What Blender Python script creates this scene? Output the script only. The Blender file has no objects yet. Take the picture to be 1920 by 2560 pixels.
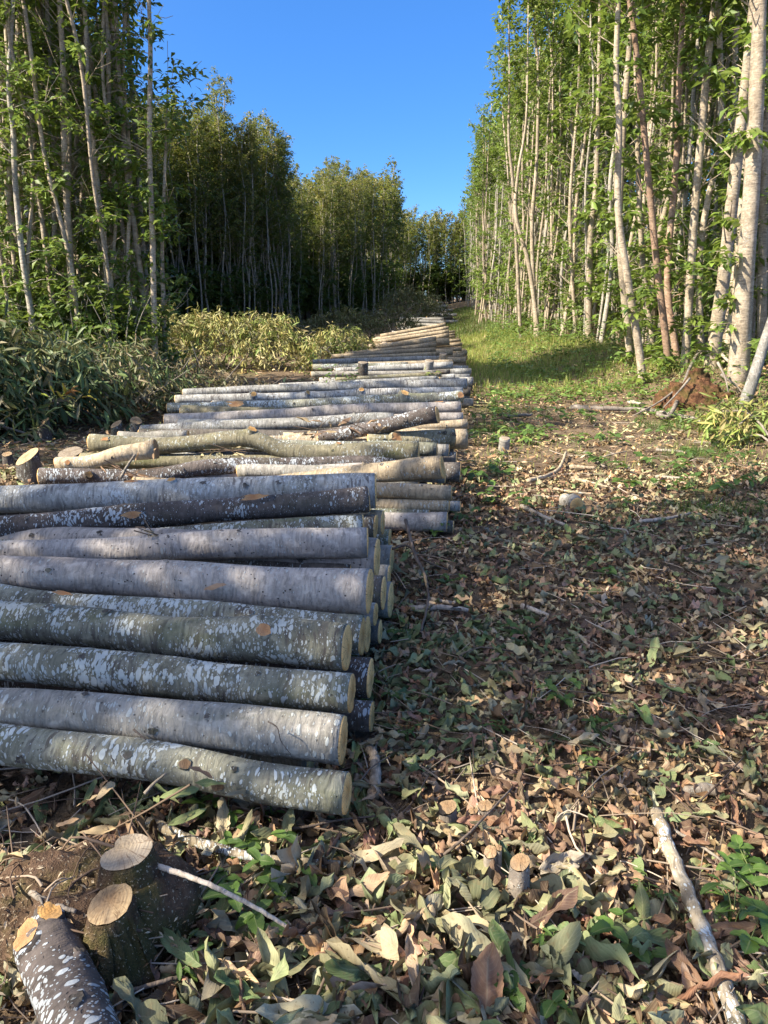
import bpy, math, random
import numpy as np
from mathutils import Vector, Matrix

rng = np.random.default_rng(11)
random.seed(11)
SC = bpy.context.scene
COL = SC.collection
W0, H0, FPX = 1920.0, 2560.0, 1926.0          # photograph frame and focal length in its pixels
CAMH = 1.55
PITCH = math.radians(15.52)

# ------------------------------------------------------------------ noise
def _hash(ix, iy, seed):
    n = (ix.astype(np.int64) * 374761393 + iy.astype(np.int64) * 668265263 + seed * 1442695041) & 0xFFFFFFFF
    n = ((n ^ (n >> 13)) * 1274126177) & 0xFFFFFFFF
    return ((n ^ (n >> 16)) & 0xFFFF) / 65535.0

def vnoise(x, y, seed=0):
    x = np.asarray(x, float); y = np.asarray(y, float)
    ix = np.floor(x); iy = np.floor(y); fx = x - ix; fy = y - iy
    fx = fx * fx * (3 - 2 * fx); fy = fy * fy * (3 - 2 * fy)
    a = _hash(ix, iy, seed); b = _hash(ix + 1, iy, seed); c = _hash(ix, iy + 1, seed); d = _hash(ix + 1, iy + 1, seed)
    return (a * (1 - fx) + b * fx) * (1 - fy) + (c * (1 - fx) + d * fx) * fy

def fbm(x, y, seed=0, octv=3):
    s = 0; a = 1; t = 0
    for k in range(octv):
        s = s + a * vnoise(x * 2 ** k, y * 2 ** k, seed + 17 * k); t += a; a *= .5
    return s / t

def sstep(a, b, x):
    t = np.clip((np.asarray(x, float) - a) / (b - a), 0, 1)
    return t * t * (3 - 2 * t)

# ------------------------------------------------------------------ terrain
_RY = [-60, 6, 10.5, 14.8, 22, 30, 40, 60, 85, 140]
_RX = [6.5, 5.6, 5.0, 4.7, 3.9, 4.2, 4.7, 6.0, 8.2, 12]
def xr(y):                                     # the right stand's edge
    return np.interp(y, _RY, _RX)

def tz(x, y):
    x = np.asarray(x, float); y = np.asarray(y, float)
    e = xr(y)
    z = .48 * sstep(-1.6, .5, x - e) * sstep(4, 9, y) * (1 - .3 * sstep(18, 30, y))
    z = z + .95 * sstep(35, 90, y)
    z = z + .12 * sstep(-3, -7, x) * sstep(5, 10, y)
    z = z + (fbm(x * .9, y * .9, 3) - .5) * .10 + (fbm(x * 4, y * 4, 5) - .5) * .035
    z = z + .06 * np.exp(-(((x + .66) / .30) ** 2 + ((y - 1.50) / .30) ** 2))   # mound round the front stool
    return z
TZ0 = float(tz(0, 0))
def g(x, y): return float(tz(x, y))

# ------------------------------------------------------------------ camera geometry
CP, SP = math.cos(PITCH), math.sin(PITCH)
def ray(u, v):
    dx = (u - W0 / 2) / FPX; dy = -(v - H0 / 2) / FPX
    return Vector((dx, CP + dy * SP, -SP + dy * CP))
CAM = Vector((0, 0, CAMH))
def at_y(u, v, y):
    d = ray(u, v); return CAM + d * (y / d.y)
def at_z(u, v, z):
    d = ray(u, v); return CAM + d * ((z - CAMH) / d.z)
def at_g(u, v, lift=0.0):
    z = 0
    for _ in range(12):
        p = at_z(u, v, min(z + lift, CAMH - .05)); z = g(p.x, p.y)
    return Vector((p.x, p.y, z + lift))
def px(n, y):                                   # size in metres of n photo pixels at depth y (rough)
    return n / FPX * y * 1.04

# ------------------------------------------------------------------ meshes and objects
def mk_mesh(name, V, F, col=None, luv=None, rc=None, smooth=True, mi=None):
    V = np.asarray(V, np.float32)
    if isinstance(F, np.ndarray): F = [F]
    F = [np.asarray(f, np.int32) for f in F if len(f)]
    me = bpy.data.meshes.new(name)
    me.vertices.add(len(V)); me.vertices.foreach_set('co', V.ravel())
    nl = sum(f.size for f in F); npoly = sum(len(f) for f in F)
    me.loops.add(nl); me.polygons.add(npoly)
    me.loops.foreach_set('vertex_index', np.concatenate([f.ravel() for f in F]))
    st = []; o = 0
    for f in F:
        st.append(np.arange(len(f)) * f.shape[1] + o); o += f.size
    me.polygons.foreach_set('loop_start', np.concatenate(st).astype(np.int32))
    if mi is not None: me.polygons.foreach_set('material_index', np.asarray(mi, np.int32))
    me.update(calc_edges=True)
    if smooth: me.polygons.foreach_set('use_smooth', np.ones(npoly, bool))
    if col is not None:
        c = np.ones((len(V), 4), np.float32); c[:, :3] = col
        a = me.attributes.new('Col', 'FLOAT_COLOR', 'POINT'); a.data.foreach_set('color', c.ravel())
    for nm, arr in (('luv', luv), ('rc', rc)):
        if arr is not None:
            a = me.attributes.new(nm, 'FLOAT_VECTOR', 'POINT'); a.data.foreach_set('vector', np.asarray(arr, np.float32).ravel())
    return me

def mk_obj(name, me, mat=None, parent=None):
    o = bpy.data.objects.new(name, me)
    COL.objects.link(o)
    if mat is not None:
        for m in (mat if isinstance(mat, (list, tuple)) else [mat]):
            if m.name not in [x.name for x in me.materials if x]: me.materials.append(m)
    if parent is not None: o.parent = parent
    return o

def empty(name, loc=(0, 0, 0), rz=0.0):
    o = bpy.data.objects.new(name, None); COL.objects.link(o)
    o.location = loc; o.rotation_euler = (0, 0, rz); o.empty_display_size = .1
    return o

def tag(o, label=None, cat=None, group=None, kind=None):
    if label: o['label'] = label
    if cat: o['category'] = cat
    if group: o['group'] = group
    if kind: o['kind'] = kind
    return o

def dup(root, loc, rz=0.0, sc=1.0, sz=None, tilt=(0, 0)):
    r = root.copy(); COL.objects.link(r)
    r.location = loc; r.rotation_euler = (tilt[0], tilt[1], rz); r.scale = (sc, sc, sz or sc)
    for k in ('label', 'group', 'category', 'kind'):
        if k in root: r[k] = root[k]
    for ch in list(root.children):
        c = ch.copy(); COL.objects.link(c); c.parent = r
    return r

class Acc:
    """collects arrays of one mesh"""
    def __init__(s): s.V = []; s.F = {}; s.C = []; s.U = []; s.n = 0; s.M = {}
    def add(s, V, Fs, col=None, luv=None, m=0):
        V = np.asarray(V, float)
        if isinstance(Fs, np.ndarray): Fs = [Fs]
        for f in Fs:
            f = np.asarray(f)
            if not len(f): continue
            s.F.setdefault(f.shape[1], []).append(f + s.n); s.M.setdefault(f.shape[1], []).append(np.full(len(f), m))
        s.V.append(V); s.n += len(V)
        s.C.append(np.broadcast_to(np.asarray((.5, .5, .5) if col is None else col, float), (len(V), 3)))
        s.U.append(np.zeros((len(V), 3)) if luv is None else luv)
    def arrays(s):
        ks = list(s.F)
        return np.concatenate(s.V), [np.concatenate(s.F[k]) for k in ks], np.concatenate(s.C), np.concatenate(s.U), np.concatenate([np.concatenate(s.M[k]) for k in ks])
    def mesh(s, name, smooth=True):
        V, F, C, U, M = s.arrays()
        return mk_mesh(name, V, F, col=C, luv=U, smooth=smooth, mi=M)

def tube(P, R, sides=8, caps=True, wob=0.0, seed=0):
    P = np.asarray(P, float); n = len(P); R = np.broadcast_to(np.asarray(R, float), (n,))
    T = np.gradient(P, axis=0); T /= np.linalg.norm(T, axis=1)[:, None] + 1e-9
    up = np.array((0, 0, 1.0)) if abs(T[0, 2]) < .9 else np.array((1.0, 0, 0))
    N = np.cross(T[0], up); N /= np.linalg.norm(N)
    ang = np.arange(sides) / sides * 2 * np.pi
    V = np.zeros((n, sides, 3))
    for i in range(n):
        N = N - T[i] * (N @ T[i]); N /= np.linalg.norm(N); B = np.cross(T[i], N)
        r = R[i] * (1 + wob * (vnoise(ang * 1.3 + seed, np.full(sides, i * .35), seed) - .5)) if wob else R[i]
        V[i] = P[i] + np.outer(np.cos(ang) * r, N) + np.outer(np.sin(ang) * r, B)
    V = V.reshape(-1, 3)
    i = np.arange(n - 1)[:, None] * sides; j = np.arange(sides)[None]; k = (j + 1) % sides
    Q = np.stack([i + j, i + k, i + sides + k, i + sides + j], -1).reshape(-1, 4)
    F = [Q]
    if caps:
        V = np.vstack([V, P[0], P[-1]]); a, b = n * sides, n * sides + 1
        jj = np.arange(sides); kk = (jj + 1) % sides
        F.append(np.vstack([np.stack([np.full(sides, a), kk, jj], 1), np.stack([np.full(sides, b), (n - 1) * sides + jj, (n - 1) * sides + kk], 1)]))
    return V, F

def smooth_path(pts, n):
    """Catmull-Rom through points"""
    P = np.asarray([tuple(p) for p in pts], float)
    if len(P) == 2: return P[0] + np.linspace(0, 1, n)[:, None] * (P[1] - P[0])
    Q = np.vstack([2 * P[0] - P[1], P, 2 * P[-1] - P[-2]])
    t = np.linspace(0, len(P) - 1 - 1e-6, n); i = t.astype(int); f = (t - i)[:, None]
    a, b, c, d = Q[i], Q[i + 1], Q[i + 2], Q[i + 3]
    return .5 * (2 * b + (c - a) * f + (2 * a - 5 * b + 4 * c - d) * f ** 2 + (3 * b - a - 3 * c + d) * f ** 3)

def norm(a): return a / (np.linalg.norm(a, axis=-1, keepdims=True) + 1e-9)

def leaf_batch(pos, t, n, L, Wd, bend=0.3, phi=0.6, ns=3, sides=(-1, 0, 1), shape='lance', serr=0.0, wav=0.0, seed=0, twist=0.0, crum=0.0):
    """many leaves at once; returns V, F, luv (s, side, random), leaf index"""
    r = np.random.default_rng(seed)
    N = len(pos); t = norm(np.asarray(t, float)); b = norm(np.cross(n, t)); n = np.cross(t, b)
    L = np.broadcast_to(L, (N,))[:, None, None]; Wd = np.broadcast_to(Wd, (N,))[:, None, None]
    bend = np.broadcast_to(bend, (N,))[:, None, None]; phi = np.broadcast_to(phi, (N,))[:, None, None] + 1e-3
    twist = np.broadcast_to(twist, (N,))[:, None, None]
    s = np.linspace(0, 1, ns + 1)[None, :, None]; q = np.asarray(sides, float)[None, None]
    if shape == 'lance': pr = (s ** .75) * np.clip(1 - s, 0, 1) ** .62 * 1.55
    elif shape == 'ovate': pr = np.clip(s + .02, 0, 1) ** .5 * np.clip(1 - s, 0, 1) ** .75 * 1.75
    elif shape == 'ellip': pr = np.sin(np.pi * np.clip(s, 0, 1) ** .85) ** .8
    else: pr = np.sin(np.pi * np.clip(s, 0, 1)) ** .7
    pr = np.broadcast_to(pr, (N, ns + 1, 1)).copy()
    if serr:
        alt = (np.arange(ns + 1) % 2)[None, :, None] * 2 - 1
        pr = pr * (1 + serr * alt * (.6 + .8 * r.random((N, 1, 1))))
        pr[:, 1:-1] *= 1 + (r.random((N, ns - 1, 1)) - .5) * serr * .9
    be = np.where(np.abs(bend) < .02, .02, bend)
    th = be * s
    cx = L * np.sin(th) / be; cz = -L * (1 - np.cos(th)) / be
    ay = Wd * .5 * pr * np.sin(phi * q) / phi; az = Wd * .5 * pr * (1 - np.cos(phi * q)) / phi
    if wav: az = az + Wd * wav * np.abs(q) * np.sin(s * (7 + 7 * r.random((N, 1, 1))) + r.random((N, 1, 1)) * 6.3 + q * 1.5) * pr
    if crum:
        f = lambda a, b: r.uniform(a, b, (N, 1, 1))
        az = az + Wd * crum * (np.sin(s * f(4, 11) + f(0, 6.3) + q * f(-2, 2)) * np.sin(q * f(1.5, 4) + f(0, 6.3)) + .5 * np.sin(s * f(11, 19) + q * f(-4, 4) + f(0, 6.3))) * np.sqrt(pr)
        ay = ay * (1 - .35 * crum * f(0, 2))
    tw = twist * s
    y = ay * np.cos(tw) - az * np.sin(tw); z0 = ay * np.sin(tw) + az * np.cos(tw)
    x = cx + z0 * np.sin(th); z = cz + z0 * np.cos(th)
    x, y, z = np.broadcast_arrays(x, y, z)
    V = pos[:, None, None] + x[..., None] * t[:, None, None] + y[..., None] * b[:, None, None] + z[..., None] * n[:, None, None]
    m = len(sides); k = (ns + 1) * m
    i = np.arange(ns)[:, None] * m; j = np.arange(m - 1)[None]
    Q = np.stack([i + j, i + j + 1, i + m + j + 1, i + m + j], -1).reshape(-1, 4)
    F = (Q[None] + (np.arange(N) * k)[:, None, None]).reshape(-1, 4)
    uv = np.zeros((N, ns + 1, m, 3)); uv[..., 0] = s; uv[..., 1] = q; uv[..., 2] = r.random((N, 1, 1))
    return V.reshape(-1, 3), F, uv.reshape(-1, 3), np.repeat(np.arange(N), k)

def rand_dirs(r, n):
    return norm(r.normal(size=(n, 3)))
# ------------------------------------------------------------------ materials
class NT:
    def __init__(s, name):
        s.m = bpy.data.materials.new(name); s.m.use_nodes = True; s.t = s.m.node_tree; s.t.nodes.clear()
        s.out = s.t.nodes.new('ShaderNodeOutputMaterial')
    def n(s, ty, **kw):
        o = s.t.nodes.new(ty)
        for k, v in kw.items():
            if k.startswith('_'): setattr(o, k[1:], v)
            else:
                key = int(k[1:]) if k[0] == 'i' and k[1:].isdigit() else k.replace('__', ' ')
                s.set(o.inputs[key], v)
        return o
    def set(s, inp, v):
        if hasattr(v, 'is_output') or isinstance(v, bpy.types.NodeSocket): s.t.links.new(v, inp)
        elif isinstance(v, bpy.types.Node): s.t.links.new(v.outputs[0], inp)
        else:
            if hasattr(inp.default_value, '__len__') and hasattr(v, '__len__') and len(inp.default_value) == 4 and len(v) == 3: v = (*v, 1)
            inp.default_value = v
    def noise(s, vec, scale, detail=3, rough=.55, dist=0.0):
        return s.n('ShaderNodeTexNoise', Vector=vec, Scale=scale, Detail=detail, Roughness=rough, Distortion=dist).outputs['Fac']
    def math(s, op, a, b=0.0, c=0.0, clamp=False):
        o = s.n('ShaderNodeMath', _operation=op, i0=a, i1=b, i2=c); o.use_clamp = clamp; return o.outputs[0]
    def step(s, x, lo, hi):
        o = s.n('ShaderNodeMapRange', _interpolation_type='SMOOTHSTEP'); s.set(o.inputs[0], x)
        s.set(o.inputs[1], lo); s.set(o.inputs[2], hi); return o.outputs[0]
    def mix(s, f, a, b, blend='MIX'):
        o = s.n('ShaderNodeMix', _data_type='RGBA', _blend_type=blend)
        s.set(o.inputs[0], f); s.set(o.inputs[6], a); s.set(o.inputs[7], b); return o.outputs[2]
    def scale(s, vec, sc):
        return s.n('ShaderNodeVectorMath', _operation='MULTIPLY', i0=vec, i1=sc).outputs[0]
    def add(s, a, b):
        return s.n('ShaderNodeVectorMath', _operation='ADD', i0=a, i1=b).outputs[0]
    def attr(s, nm): return s.n('ShaderNodeAttribute', _attribute_name=nm)
    def bump(s, h, strength=.4, dist=.01):
        return s.n('ShaderNodeBump', Strength=strength, Distance=dist, Height=h).outputs[0]
    def pbsdf(s, col, rough=.7, spec=.3, nrm=None):
        b = s.n('ShaderNodeBsdfPrincipled'); s.set(b.inputs['Base Color'], col); s.set(b.inputs['Roughness'], rough)
        s.set(b.inputs['Specular IOR Level'], spec)
        if nrm is not None: s.set(b.inputs['Normal'], nrm)
        return b.outputs[0]
    def done(s, sh): s.t.links.new(sh, s.out.inputs[0]); return s.m

def objvec(k, rnd=37.0):
    tc = k.n('ShaderNodeTexCoord').outputs['Object']
    oi = k.n('ShaderNodeObjectInfo').outputs['Random']
    off = k.n('ShaderNodeCombineXYZ', X=k.math('MULTIPLY', oi, rnd), Y=k.math('MULTIPLY', oi, rnd * .61), Z=k.math('MULTIPLY', oi, rnd * 1.37)).outputs[0]
    return tc, k.add(tc, off), oi

def bark(name, c1, c2, lichen=.5, lcol=(.50, .54, .52), streak=.4, scol=(.07, .06, .055), moss=.2, mcol=(.15, .16, .07), spots=.3, axis='X', lsize=1.0, rough=.8, knots=.4):
    """bark of a log (axis X) or a standing stem (axis Z): base mottling, rings round the stem, lichen patches, moss, dark spots"""
    k = NT(name); tc, v, oi = objvec(k)
    ax = (lambda l, a: (l, a, a)) if axis == 'X' else (lambda l, a: (a, a, l))
    warp = k.n('ShaderNodeTexNoise', Vector=v, Scale=9.0, Detail=2.0).outputs['Color']
    vw = k.add(v, k.scale(k.add(warp, (-.5, -.5, -.5)), (.05, .05, .05)))
    big = k.noise(k.scale(v, ax(2.2, 5)), 1.0, 4)
    fine = k.noise(k.scale(vw, ax(70, 16)), 1.0, 4, .65)
    mid = k.noise(k.scale(vw, ax(16, 22)), 1.0, 4, .6)
    col = k.mix(k.step(big, .36, .62), c1, c2)
    col = k.mix(k.math('MULTIPLY', k.step(fine, .42, .70), .7), col, tuple(c * .45 for c in c1))
    col = k.mix(k.math('MULTIPLY', k.step(mid, .5, .68), .5), col, tuple(min(1, c * 1.5) for c in c2))
    blo = k.noise(k.scale(v, ax(7, 9)), 1.0, 5, .7)
    col = k.mix(k.math('MULTIPLY', k.step(blo, .52, .66), .45), col, tuple(c * .42 for c in c1))
    if streak:
        sn = k.noise(k.scale(vw, ax(60, 9)), 1.0, 2, .5)
        sa = k.step(k.noise(k.scale(v, ax(3.5, 5)), 1.0, 2), .42, .62)
        col = k.mix(k.math('MULTIPLY', k.math('MULTIPLY', k.step(sn, .50, .60), sa), streak), col, scol)
        s2 = k.noise(k.scale(vw, ax(24, 3.0)), 1.0, 3, .6)
        col = k.mix(k.math('MULTIPLY', k.step(s2, .55, .68), streak * .7), col, scol)
    if moss:
        mn = k.noise(k.scale(v, ax(2.6, 7)), 1.0, 5, .65)
        col = k.mix(k.math('MULTIPLY', k.step(mn, .50, .70), moss), col, mcol)
    h = fine
    if lichen:
        thr = k.math('ADD', k.math('MULTIPLY', k.step(k.noise(k.scale(v, ax(4.0, 8)), 1.0, 3), .35, .70), .75), .12)
        ms = None
        for sx, sa_, a in ((50 / lsize, 21 / lsize, .40), (88 / lsize, 38 / lsize, .40), (160 / lsize, 80 / lsize, .34)):
            vo = k.n('ShaderNodeTexVoronoi', _feature='F1', Vector=k.scale(k.add(vw, (sx, 0, 0)), ax(sx, sa_)), Scale=1.0, Randomness=1.0)
            rnd = k.n('ShaderNodeSeparateColor', Color=vo.outputs['Color']).outputs[0]
            rad = k.math('MULTIPLY', k.math('MULTIPLY', k.math('ADD', thr, .12), a * (.6 + lichen)), k.math('ADD', rnd, .25))
            rag = k.math('ADD', vo.outputs['Distance'], k.math('MULTIPLY', k.math('SUBTRACT', mid, .5), .32))
            mk = k.math('SUBTRACT', 1.0, k.step(rag, k.math('SUBTRACT', rad, .025), k.math('ADD', rad, .025)))
            ms = mk if ms is None else k.math('MAXIMUM', ms, mk)
        lc = k.mix(k.step(mid, .3, .7), tuple(c * .78 for c in lcol), lcol)
        col = k.mix(k.math('MULTIPLY', ms, min(1, .55 + lichen * .45)), col, lc)
        h = k.math('ADD', h, k.math('MULTIPLY', ms, .7))
    if spots:
        vo = k.n('ShaderNodeTexVoronoi', _feature='F1', Vector=k.scale(vw, ax(55, 55)), Scale=1.0)
        rnd = k.n('ShaderNodeSeparateColor', Color=vo.outputs['Color']).outputs[1]
        sp = k.math('MULTIPLY', k.math('SUBTRACT', 1.0, k.step(vo.outputs['Distance'], .12, .24)), k.step(rnd, .78, .82))
        col = k.mix(k.math('MULTIPLY', sp, spots * 2, clamp=True), col, (.035, .028, .025)); h = k.math('SUBTRACT', h, sp)
    col = k.mix(k.math('MULTIPLY', k.math('SUBTRACT', oi, .5), .5), col, (1, 1, 1), 'MULTIPLY')
    hs = k.n('ShaderNodeHueSaturation', Color=col, Value=k.math('ADD', .82, k.math('MULTIPLY', oi, .36))).outputs[0]
    return k.done(k.pbsdf(hs, rough, .25, k.bump(k.math('ADD', k.math('ADD', h, k.math('MULTIPLY', blo, 1.2)), k.math('MULTIPLY', k.noise(k.scale(vw, ax(38, 6)), 1.0, 3), .9)), .65, .008)))

def endgrain(name, c1, c2, heart, freq=260.0, dark=.0):
    k = NT(name); rc = k.attr('rc').outputs['Vector']
    oi = k.n('ShaderNodeObjectInfo').outputs['Random']
    w = k.n('ShaderNodeTexNoise', Vector=rc, Scale=22.0, Detail=3.0).outputs['Fac']
    ln = k.n('ShaderNodeVectorMath', _operation='LENGTH', i0=rc).outputs['Value']
    lw = k.math('ADD', ln, k.math('MULTIPLY', w, .03))
    ring = k.math('SINE', k.math('MULTIPLY', lw, freq * 3.0))
    col = k.mix(k.math('MULTIPLY', k.step(ring, -.6, .9), .55), c1, c2)
    col = k.mix(k.math('SUBTRACT', 1.0, k.step(lw, .015, .062)), col, heart)
    saw = k.noise(k.scale(rc, (300, 300, 22)), 1.0, 2)
    col = k.mix(k.math('MULTIPLY', k.step(saw, .45, .75), .35), col, tuple(c * .6 for c in c1))
    blot = k.noise(rc, 14.0, 4)
    col = k.mix(k.math('MULTIPLY', k.step(blot, .48, .75), .4 + dark), col, (.17, .13, .10))
    sx = k.n('ShaderNodeSeparateXYZ', Vector=rc)
    an = k.math('ARCTAN2', sx.outputs[2], sx.outputs[1])
    cr = k.n('ShaderNodeTexNoise', Scale=1.0, Detail=2.0, Vector=k.n('ShaderNodeCombineXYZ', X=k.math('MULTIPLY', k.math('ADD', an, k.math('MULTIPLY', w, .25)), 5.5), Y=k.math('MULTIPLY', oi, 50.0), Z=k.math('MULTIPLY', ln, 9.0)).outputs[0]).outputs['Fac']
    crk = k.math('SUBTRACT', 1.0, k.step(k.math('ABSOLUTE', k.math('SUBTRACT', cr, .5)), .004, .022))
    col = k.mix(k.math('MULTIPLY', crk, .7), col, (.10, .06, .035))
    hs = k.n('ShaderNodeHueSaturation', Color=col, Value=k.math('ADD', .8, k.math('MULTIPLY', oi, .4))).outputs[0]
    return k.done(k.pbsdf(hs, .85, .15, k.bump(k.math('ADD', saw, k.math('MULTIPLY', ring, .15)), .4, .004)))

def leafmat(name, trans=.3, rough=.5, spec=.35, veins=1.0, blotch=.0, bcol=(.20, .12, .06), back=None):
    """one leaf material; each leaf's own colour is the attribute Col, veins run from the midrib (attribute luv)"""
    k = NT(name); col = k.attr('Col').outputs['Color']; luv = k.attr('luv').outputs['Vector']
    sp = k.n('ShaderNodeSeparateXYZ', Vector=luv)
    s, q, rn = sp.outputs[0], sp.outputs[1], sp.outputs[2]
    aq = k.math('ABSOLUTE', q)
    nrm = None
    if veins:
        ph = k.math('SUBTRACT', k.math('MULTIPLY', s, 15.0), k.math('MULTIPLY', aq, 3.2))
        tri = k.math('ABSOLUTE', k.math('SUBTRACT', k.math('FRACT', ph), .5))
        vein = k.math('SUBTRACT', 1.0, k.step(tri, .02, .14))
        mid = k.math('SUBTRACT', 1.0, k.step(aq, .03, .09))
        vm = k.math('MAXIMUM', k.math('MULTIPLY', vein, .55), mid)
        col = k.mix(k.math('MULTIPLY', vm, .26 * veins), col, k.mix(.5, col, (.75, .68, .42)))
        nrm = k.bump(k.math('ADD', k.math('MULTIPLY', tri, 1.0), k.math('MULTIPLY', mid, -.6)), .3, .003)
    if blotch:
        tc = k.n('ShaderNodeTexCoord').outputs['Object']
        b = k.noise(tc, 38.0, 4, .65); b2 = k.noise(tc, 150.0, 2)
        col = k.mix(k.math('MULTIPLY', k.step(b, .50, .66), blotch), col, k.mix(.6, col, bcol))
        col = k.mix(k.math('MULTIPLY', k.step(b2, .66, .72), blotch), col, tuple(c * .35 for c in bcol))
    p = k.pbsdf(col, rough, spec, nrm)
    if trans:
        tb = k.n('ShaderNodeBsdfTranslucent'); k.set(tb.inputs[0], k.mix(.5, col, (.32, .42, .06), 'MIX') if back is None else k.mix(.4, col, back))
        mx = k.n('ShaderNodeMixShader'); k.set(mx.inputs[0], trans); k.set(mx.inputs[1], p); k.set(mx.inputs[2], tb.outputs[0])
        p = mx.outputs[0]
    return k.done(p)

M = {}
# log barks
M['lichen'] = bark('bark_lichen_grey', (.165, .165, .125), (.25, .245, .19), lichen=.92, streak=.85, moss=.45, spots=.25)
M['lichen_dark'] = bark('bark_lichen_dark', (.075, .062, .055), (.12, .10, .09), lichen=.55, lcol=(.55, .60, .62), streak=.3, moss=.1)
M['smooth'] = bark('bark_smooth_mauve', (.30, .27, .245), (.38, .345, .31), lichen=.05, streak=.16, moss=.05, spots=.7)
M['grey'] = bark('bark_plain_grey', (.235, .225, .195), (.32, .30, .265), lichen=.24, streak=.25, moss=.2, spots=.35, lsize=1.3)
M['silver'] = bark('bark_silver', (.27, .265, .24), (.36, .355, .33), lichen=.45, lcol=(.58, .61, .61), streak=.9, scol=(.10, .09, .085), moss=.15)
M['olive'] = bark('bark_olive', (.17, .155, .10), (.245, .22, .145), lichen=.40, streak=.3, moss=.6, mcol=(.12, .13, .04))
M['tan'] = bark('bark_tan', (.33, .26, .17), (.42, .34, .23), lichen=.25, streak=.4, scol=(.16, .12, .08), moss=.1)
M['dark'] = bark('bark_dark', (.075, .065, .055), (.12, .105, .09), lichen=.22, streak=.3, moss=.3)
M['stick'] = bark('bark_stick', (.20, .17, .14), (.30, .26, .21), lichen=.2, streak=.3, moss=.15, lsize=.4)
M['stick_dark'] = bark('bark_stick_dark', (.09, .07, .055), (.14, .11, .09), lichen=.0, streak=.3, moss=.1)
M['stick_pale'] = bark('bark_stick_pale', (.38, .32, .25), (.50, .43, .35), lichen=.1, streak=.3, moss=.05, lsize=.4)
M['birch'] = bark('bark_pole_lichen', (.27, .22, .15), (.42, .37, .29), lichen=.75, lcol=(.58, .63, .63), streak=.95, scol=(.08, .065, .05), moss=.25, lsize=.7)
# standing stems
M['stem'] = bark('stem_pale', (.36, .29, .205), (.48, .40, .295), lichen=.12, streak=.5, scol=(.13, .10, .075), moss=.15, axis='Z', spots=.3)
M['stem_grey'] = bark('stem_grey', (.30, .27, .22), (.42, .38, .31), lichen=.2, streak=.45, scol=(.10, .085, .07), moss=.3, axis='Z', spots=.3)
M['stem_red'] = bark('stem_reddish', (.34, .22, .15), (.42, .29, .20), lichen=.05, streak=.5, scol=(.16, .09, .06), moss=.05, axis='Z', spots=.2)
# cut wood
M['end'] = endgrain('cut_wood_tan', (.72, .43, .165), (.82, .54, .23), (.50, .27, .09))
M['end_grey'] = endgrain('cut_wood_grey', (.30, .25, .19), (.36, .31, .24), (.26, .21, .15), dark=.2)
M['end_orange'] = endgrain('cut_wood_orange', (.44, .25, .115), (.54, .35, .18), (.34, .17, .08))
M['end_dull'] = endgrain('cut_wood_dull', (.36, .26, .15), (.46, .35, .21), (.28, .18, .10), dark=.25)
M['end_knot'] = endgrain('cut_wood_knot', (.22, .15, .09), (.32, .23, .14), (.10, .065, .04))
# leaves
M['leaf'] = leafmat('chestnut_leaf', trans=.36, rough=.42, veins=.6)
M['litter'] = leafmat('fallen_leaf', trans=.10, rough=.7, spec=.2, veins=1.0, blotch=.5, back=(.4, .28, .12))
M['wilt'] = leafmat('wilted_leaf', trans=.15, rough=.5, veins=.8, blotch=.2, back=(.35, .33, .12))
M['herb'] = leafmat('herb_leaf', trans=.28, rough=.45, veins=.8)
M['grass'] = leafmat('grass_blade', trans=.3, rough=.5, veins=0)

def ground_mat():
    k = NT('forest_soil'); tc = k.n('ShaderNodeTexCoord').outputs['Object']
    a = k.noise(tc, 1.1, 5); b = k.noise(tc, 18.0, 6, .7); c = k.noise(tc, 90.0, 4, .7); d = k.noise(tc, 45.0, 3)
    col = k.mix(k.step(a, .35, .65), (.15, .108, .072), (.22, .165, .11))
    col = k.mix(k.math('MULTIPLY', k.step(b, .45, .7), .7), col, (.055, .038, .028))
    col = k.mix(k.math('MULTIPLY', k.step(d, .55, .7), .6), col, (.27, .19, .115))
    col = k.mix(k.math('MULTIPLY', k.step(c, .62, .72), .7), col, (.40, .32, .22))
    gm = k.step(k.noise(tc, .5, 4), .5, .7)
    col = k.mix(k.math('MULTIPLY', gm, .35), col, (.10, .12, .035))
    return k.done(k.pbsdf(col, .95, .1, k.bump(k.math('ADD', b, k.math('MULTIPLY', c, .5)), .9, .03)))
M['ground'] = ground_mat()
def soil_mat(name, c1, c2, moss=.0, chips=.0):
    k = NT(name); tc = k.n('ShaderNodeTexCoord').outputs['Object']
    b = k.noise(tc, 22.0, 6, .7); c = k.noise(tc, 120.0, 3, .7)
    col = k.mix(k.step(b, .35, .68), c1, c2)
    if moss: col = k.mix(k.math('MULTIPLY', k.step(k.noise(tc, 6.0, 4), .45, .62), moss), col, (.07, .085, .02))
    if chips: col = k.mix(k.math('MULTIPLY', k.step(c, .60, .66), chips), col, (.50, .42, .30))
    return k.done(k.pbsdf(col, .95, .1, k.bump(k.math('ADD', b, k.math('MULTIPLY', c, .4)), 1.0, .02)))
M['stool'] = soil_mat('stool_wood_moss', (.07, .045, .03), (.14, .09, .06), moss=.5, chips=.8)
M['redsoil'] = soil_mat('red_root_soil', (.075, .04, .024), (.21, .105, .055), moss=.45)
M['deadwood'] = bark('dead_wood', (.30, .24, .17), (.40, .33, .25), lichen=0, streak=.6, scol=(.12, .09, .06), moss=.2, spots=.2)

M['twig'] = (lambda k: k.done(k.pbsdf(k.attr('Col').outputs['Color'], .8, .2)))(NT('twig_bark'))
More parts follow.
